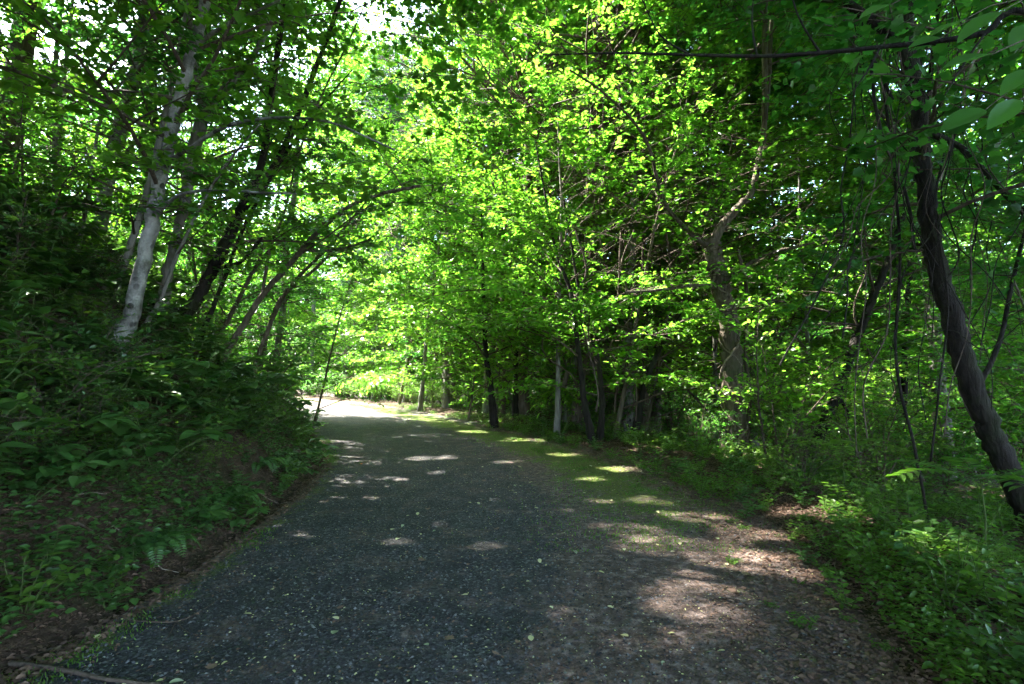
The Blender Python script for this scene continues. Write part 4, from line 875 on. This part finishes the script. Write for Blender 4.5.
coil(tl, 0, -3.1, .016, 'thin vine crossing the thick one on the stout brown trunk', ph=1)
coil([(628, 440, 16, 12), (628, 350, 16, 11), (631, 260, 16, 9)], 0, 3, .025, 'dry vine wound round the pale grey trunk', ph=2)
vine([(745, 455, 12.2), (750, 400, 12.2), (745, 350, 12.2), (748, 300, 12.2), (738, 250, 12.2)], 4, 'straight vine hanging beside the stout brown trunk', 'bark_brown')
for i in range(10):
    x0 = rng.uniform(560, 880); pts = []; d = rng.uniform(12, 16)
    for t in np.linspace(0, 1, 6): pts.append((x0 + rng.normal(0, 5) + 20 * t * rng.normal(), 230 + t * rng.uniform(180, 205), d))
    vine(pts, rng.uniform(1.4, 2.4), 'thin vine hanging in the wood behind the brush', 'twig', 'vines hanging in the wood')
LM = []
for o in sc.objects:
    if o.parent is None and o.get('category') in ('tree', 'pine') and not any(o.name.startswith(k) for k in ('canopy_tree', 'distant_tree', 'understory_tree')):
        short = {'pale_bark_tree': 'the pale knotted tree', 'grey_tree': 'the grey mottled trunk', 'slender_grey_tree': 'the slender grey sapling', 'forked_grey_tree': 'the forked grey tree', 'dark_leaning_tree': 'the dark leaning trunk', 'arching_tree': 'the arching tree',
                 'path_edge_tree': 'the path edge tree', 'bank_sapling': 'the bent bank sapling', 'vine_wrapped_tree': 'the vine wrapped trunk', 'leaning_dark_tree': 'the patchy leaning trunk', 'shaded_vine_tree': 'the black vine hung trunk', 'black_bent_tree': 'the black bent sapling',
                 'tall_grey_tree': 'the tall straight trunk', 'vine_clad_grey_tree': 'the vine clad grey trunk'}.get(o.name)
        if short: LM.append((512 + F * o.location.x / o.location.y, o.location.y, short))
todo = {}
for o in sc.objects:
    if o.parent is None and o.name.split('.')[0] in ('canopy_tree', 'distant_tree', 'understory_tree', 'shrub'):
        x, y = o.location.x, o.location.y
        if y < 3 or abs(x / y) > 1.05: continue
        px = 512 + F * x / y; m = min(LM, key=lambda l: abs(l[0] - px) + 2.5 * abs(l[1] - y)); d = px - m[0]
        r_ = ('behind ' if y > m[1] else 'in front of ') if abs(d) < 18 else (('just ' if abs(d) < 70 else 'far ') + ('right of ' if d > 0 else 'left of '))
        head = {'c': ['grey trunked canopy tree', 'lime crowned canopy tree', 'bushy dark canopy tree'], 'd': ['green distant tree', 'yellow green distant tree'], 'u': ['layered understory tree', 'maple leaved understory tree', 'lime green understory tree'], 's': ['leafy green shrub', 'pale weedy shrub', 'tall lime shrub']}[o.name[0]]
        g = o['group'].split()[-1]; i = {'grey': 0, 'lime': 1, 'bushy': 2} if o.name[0] == 'c' else {'green': 0, 'bright': 1, 'layered': 0, 'maple': 1, 'lime': 2, 'weedy': 1}
        todo.setdefault(head[i[g]] + ' ' + r_ + m[2] + (', farther back' if y > m[1] + 4 and abs(d) >= 18 else ''), []).append((y, o))
for lab, v in todo.items():
    v.sort(key=lambda p: p[0])
    for k, (y, o) in enumerate(v):
        o['label'] = lab if len(v) == 1 else ('nearest', 'second nearest', 'third nearest', 'fourth nearest', 'fifth nearest', 'sixth nearest', 'seventh nearest', 'eighth nearest', 'ninth nearest', 'tenth nearest')[k] + ' ' + lab if k < 10 else 'deep standing ' + lab
print('unique crowns', n_unique, 'canopy', cn, 'far', fn, 'shrubs', sn)
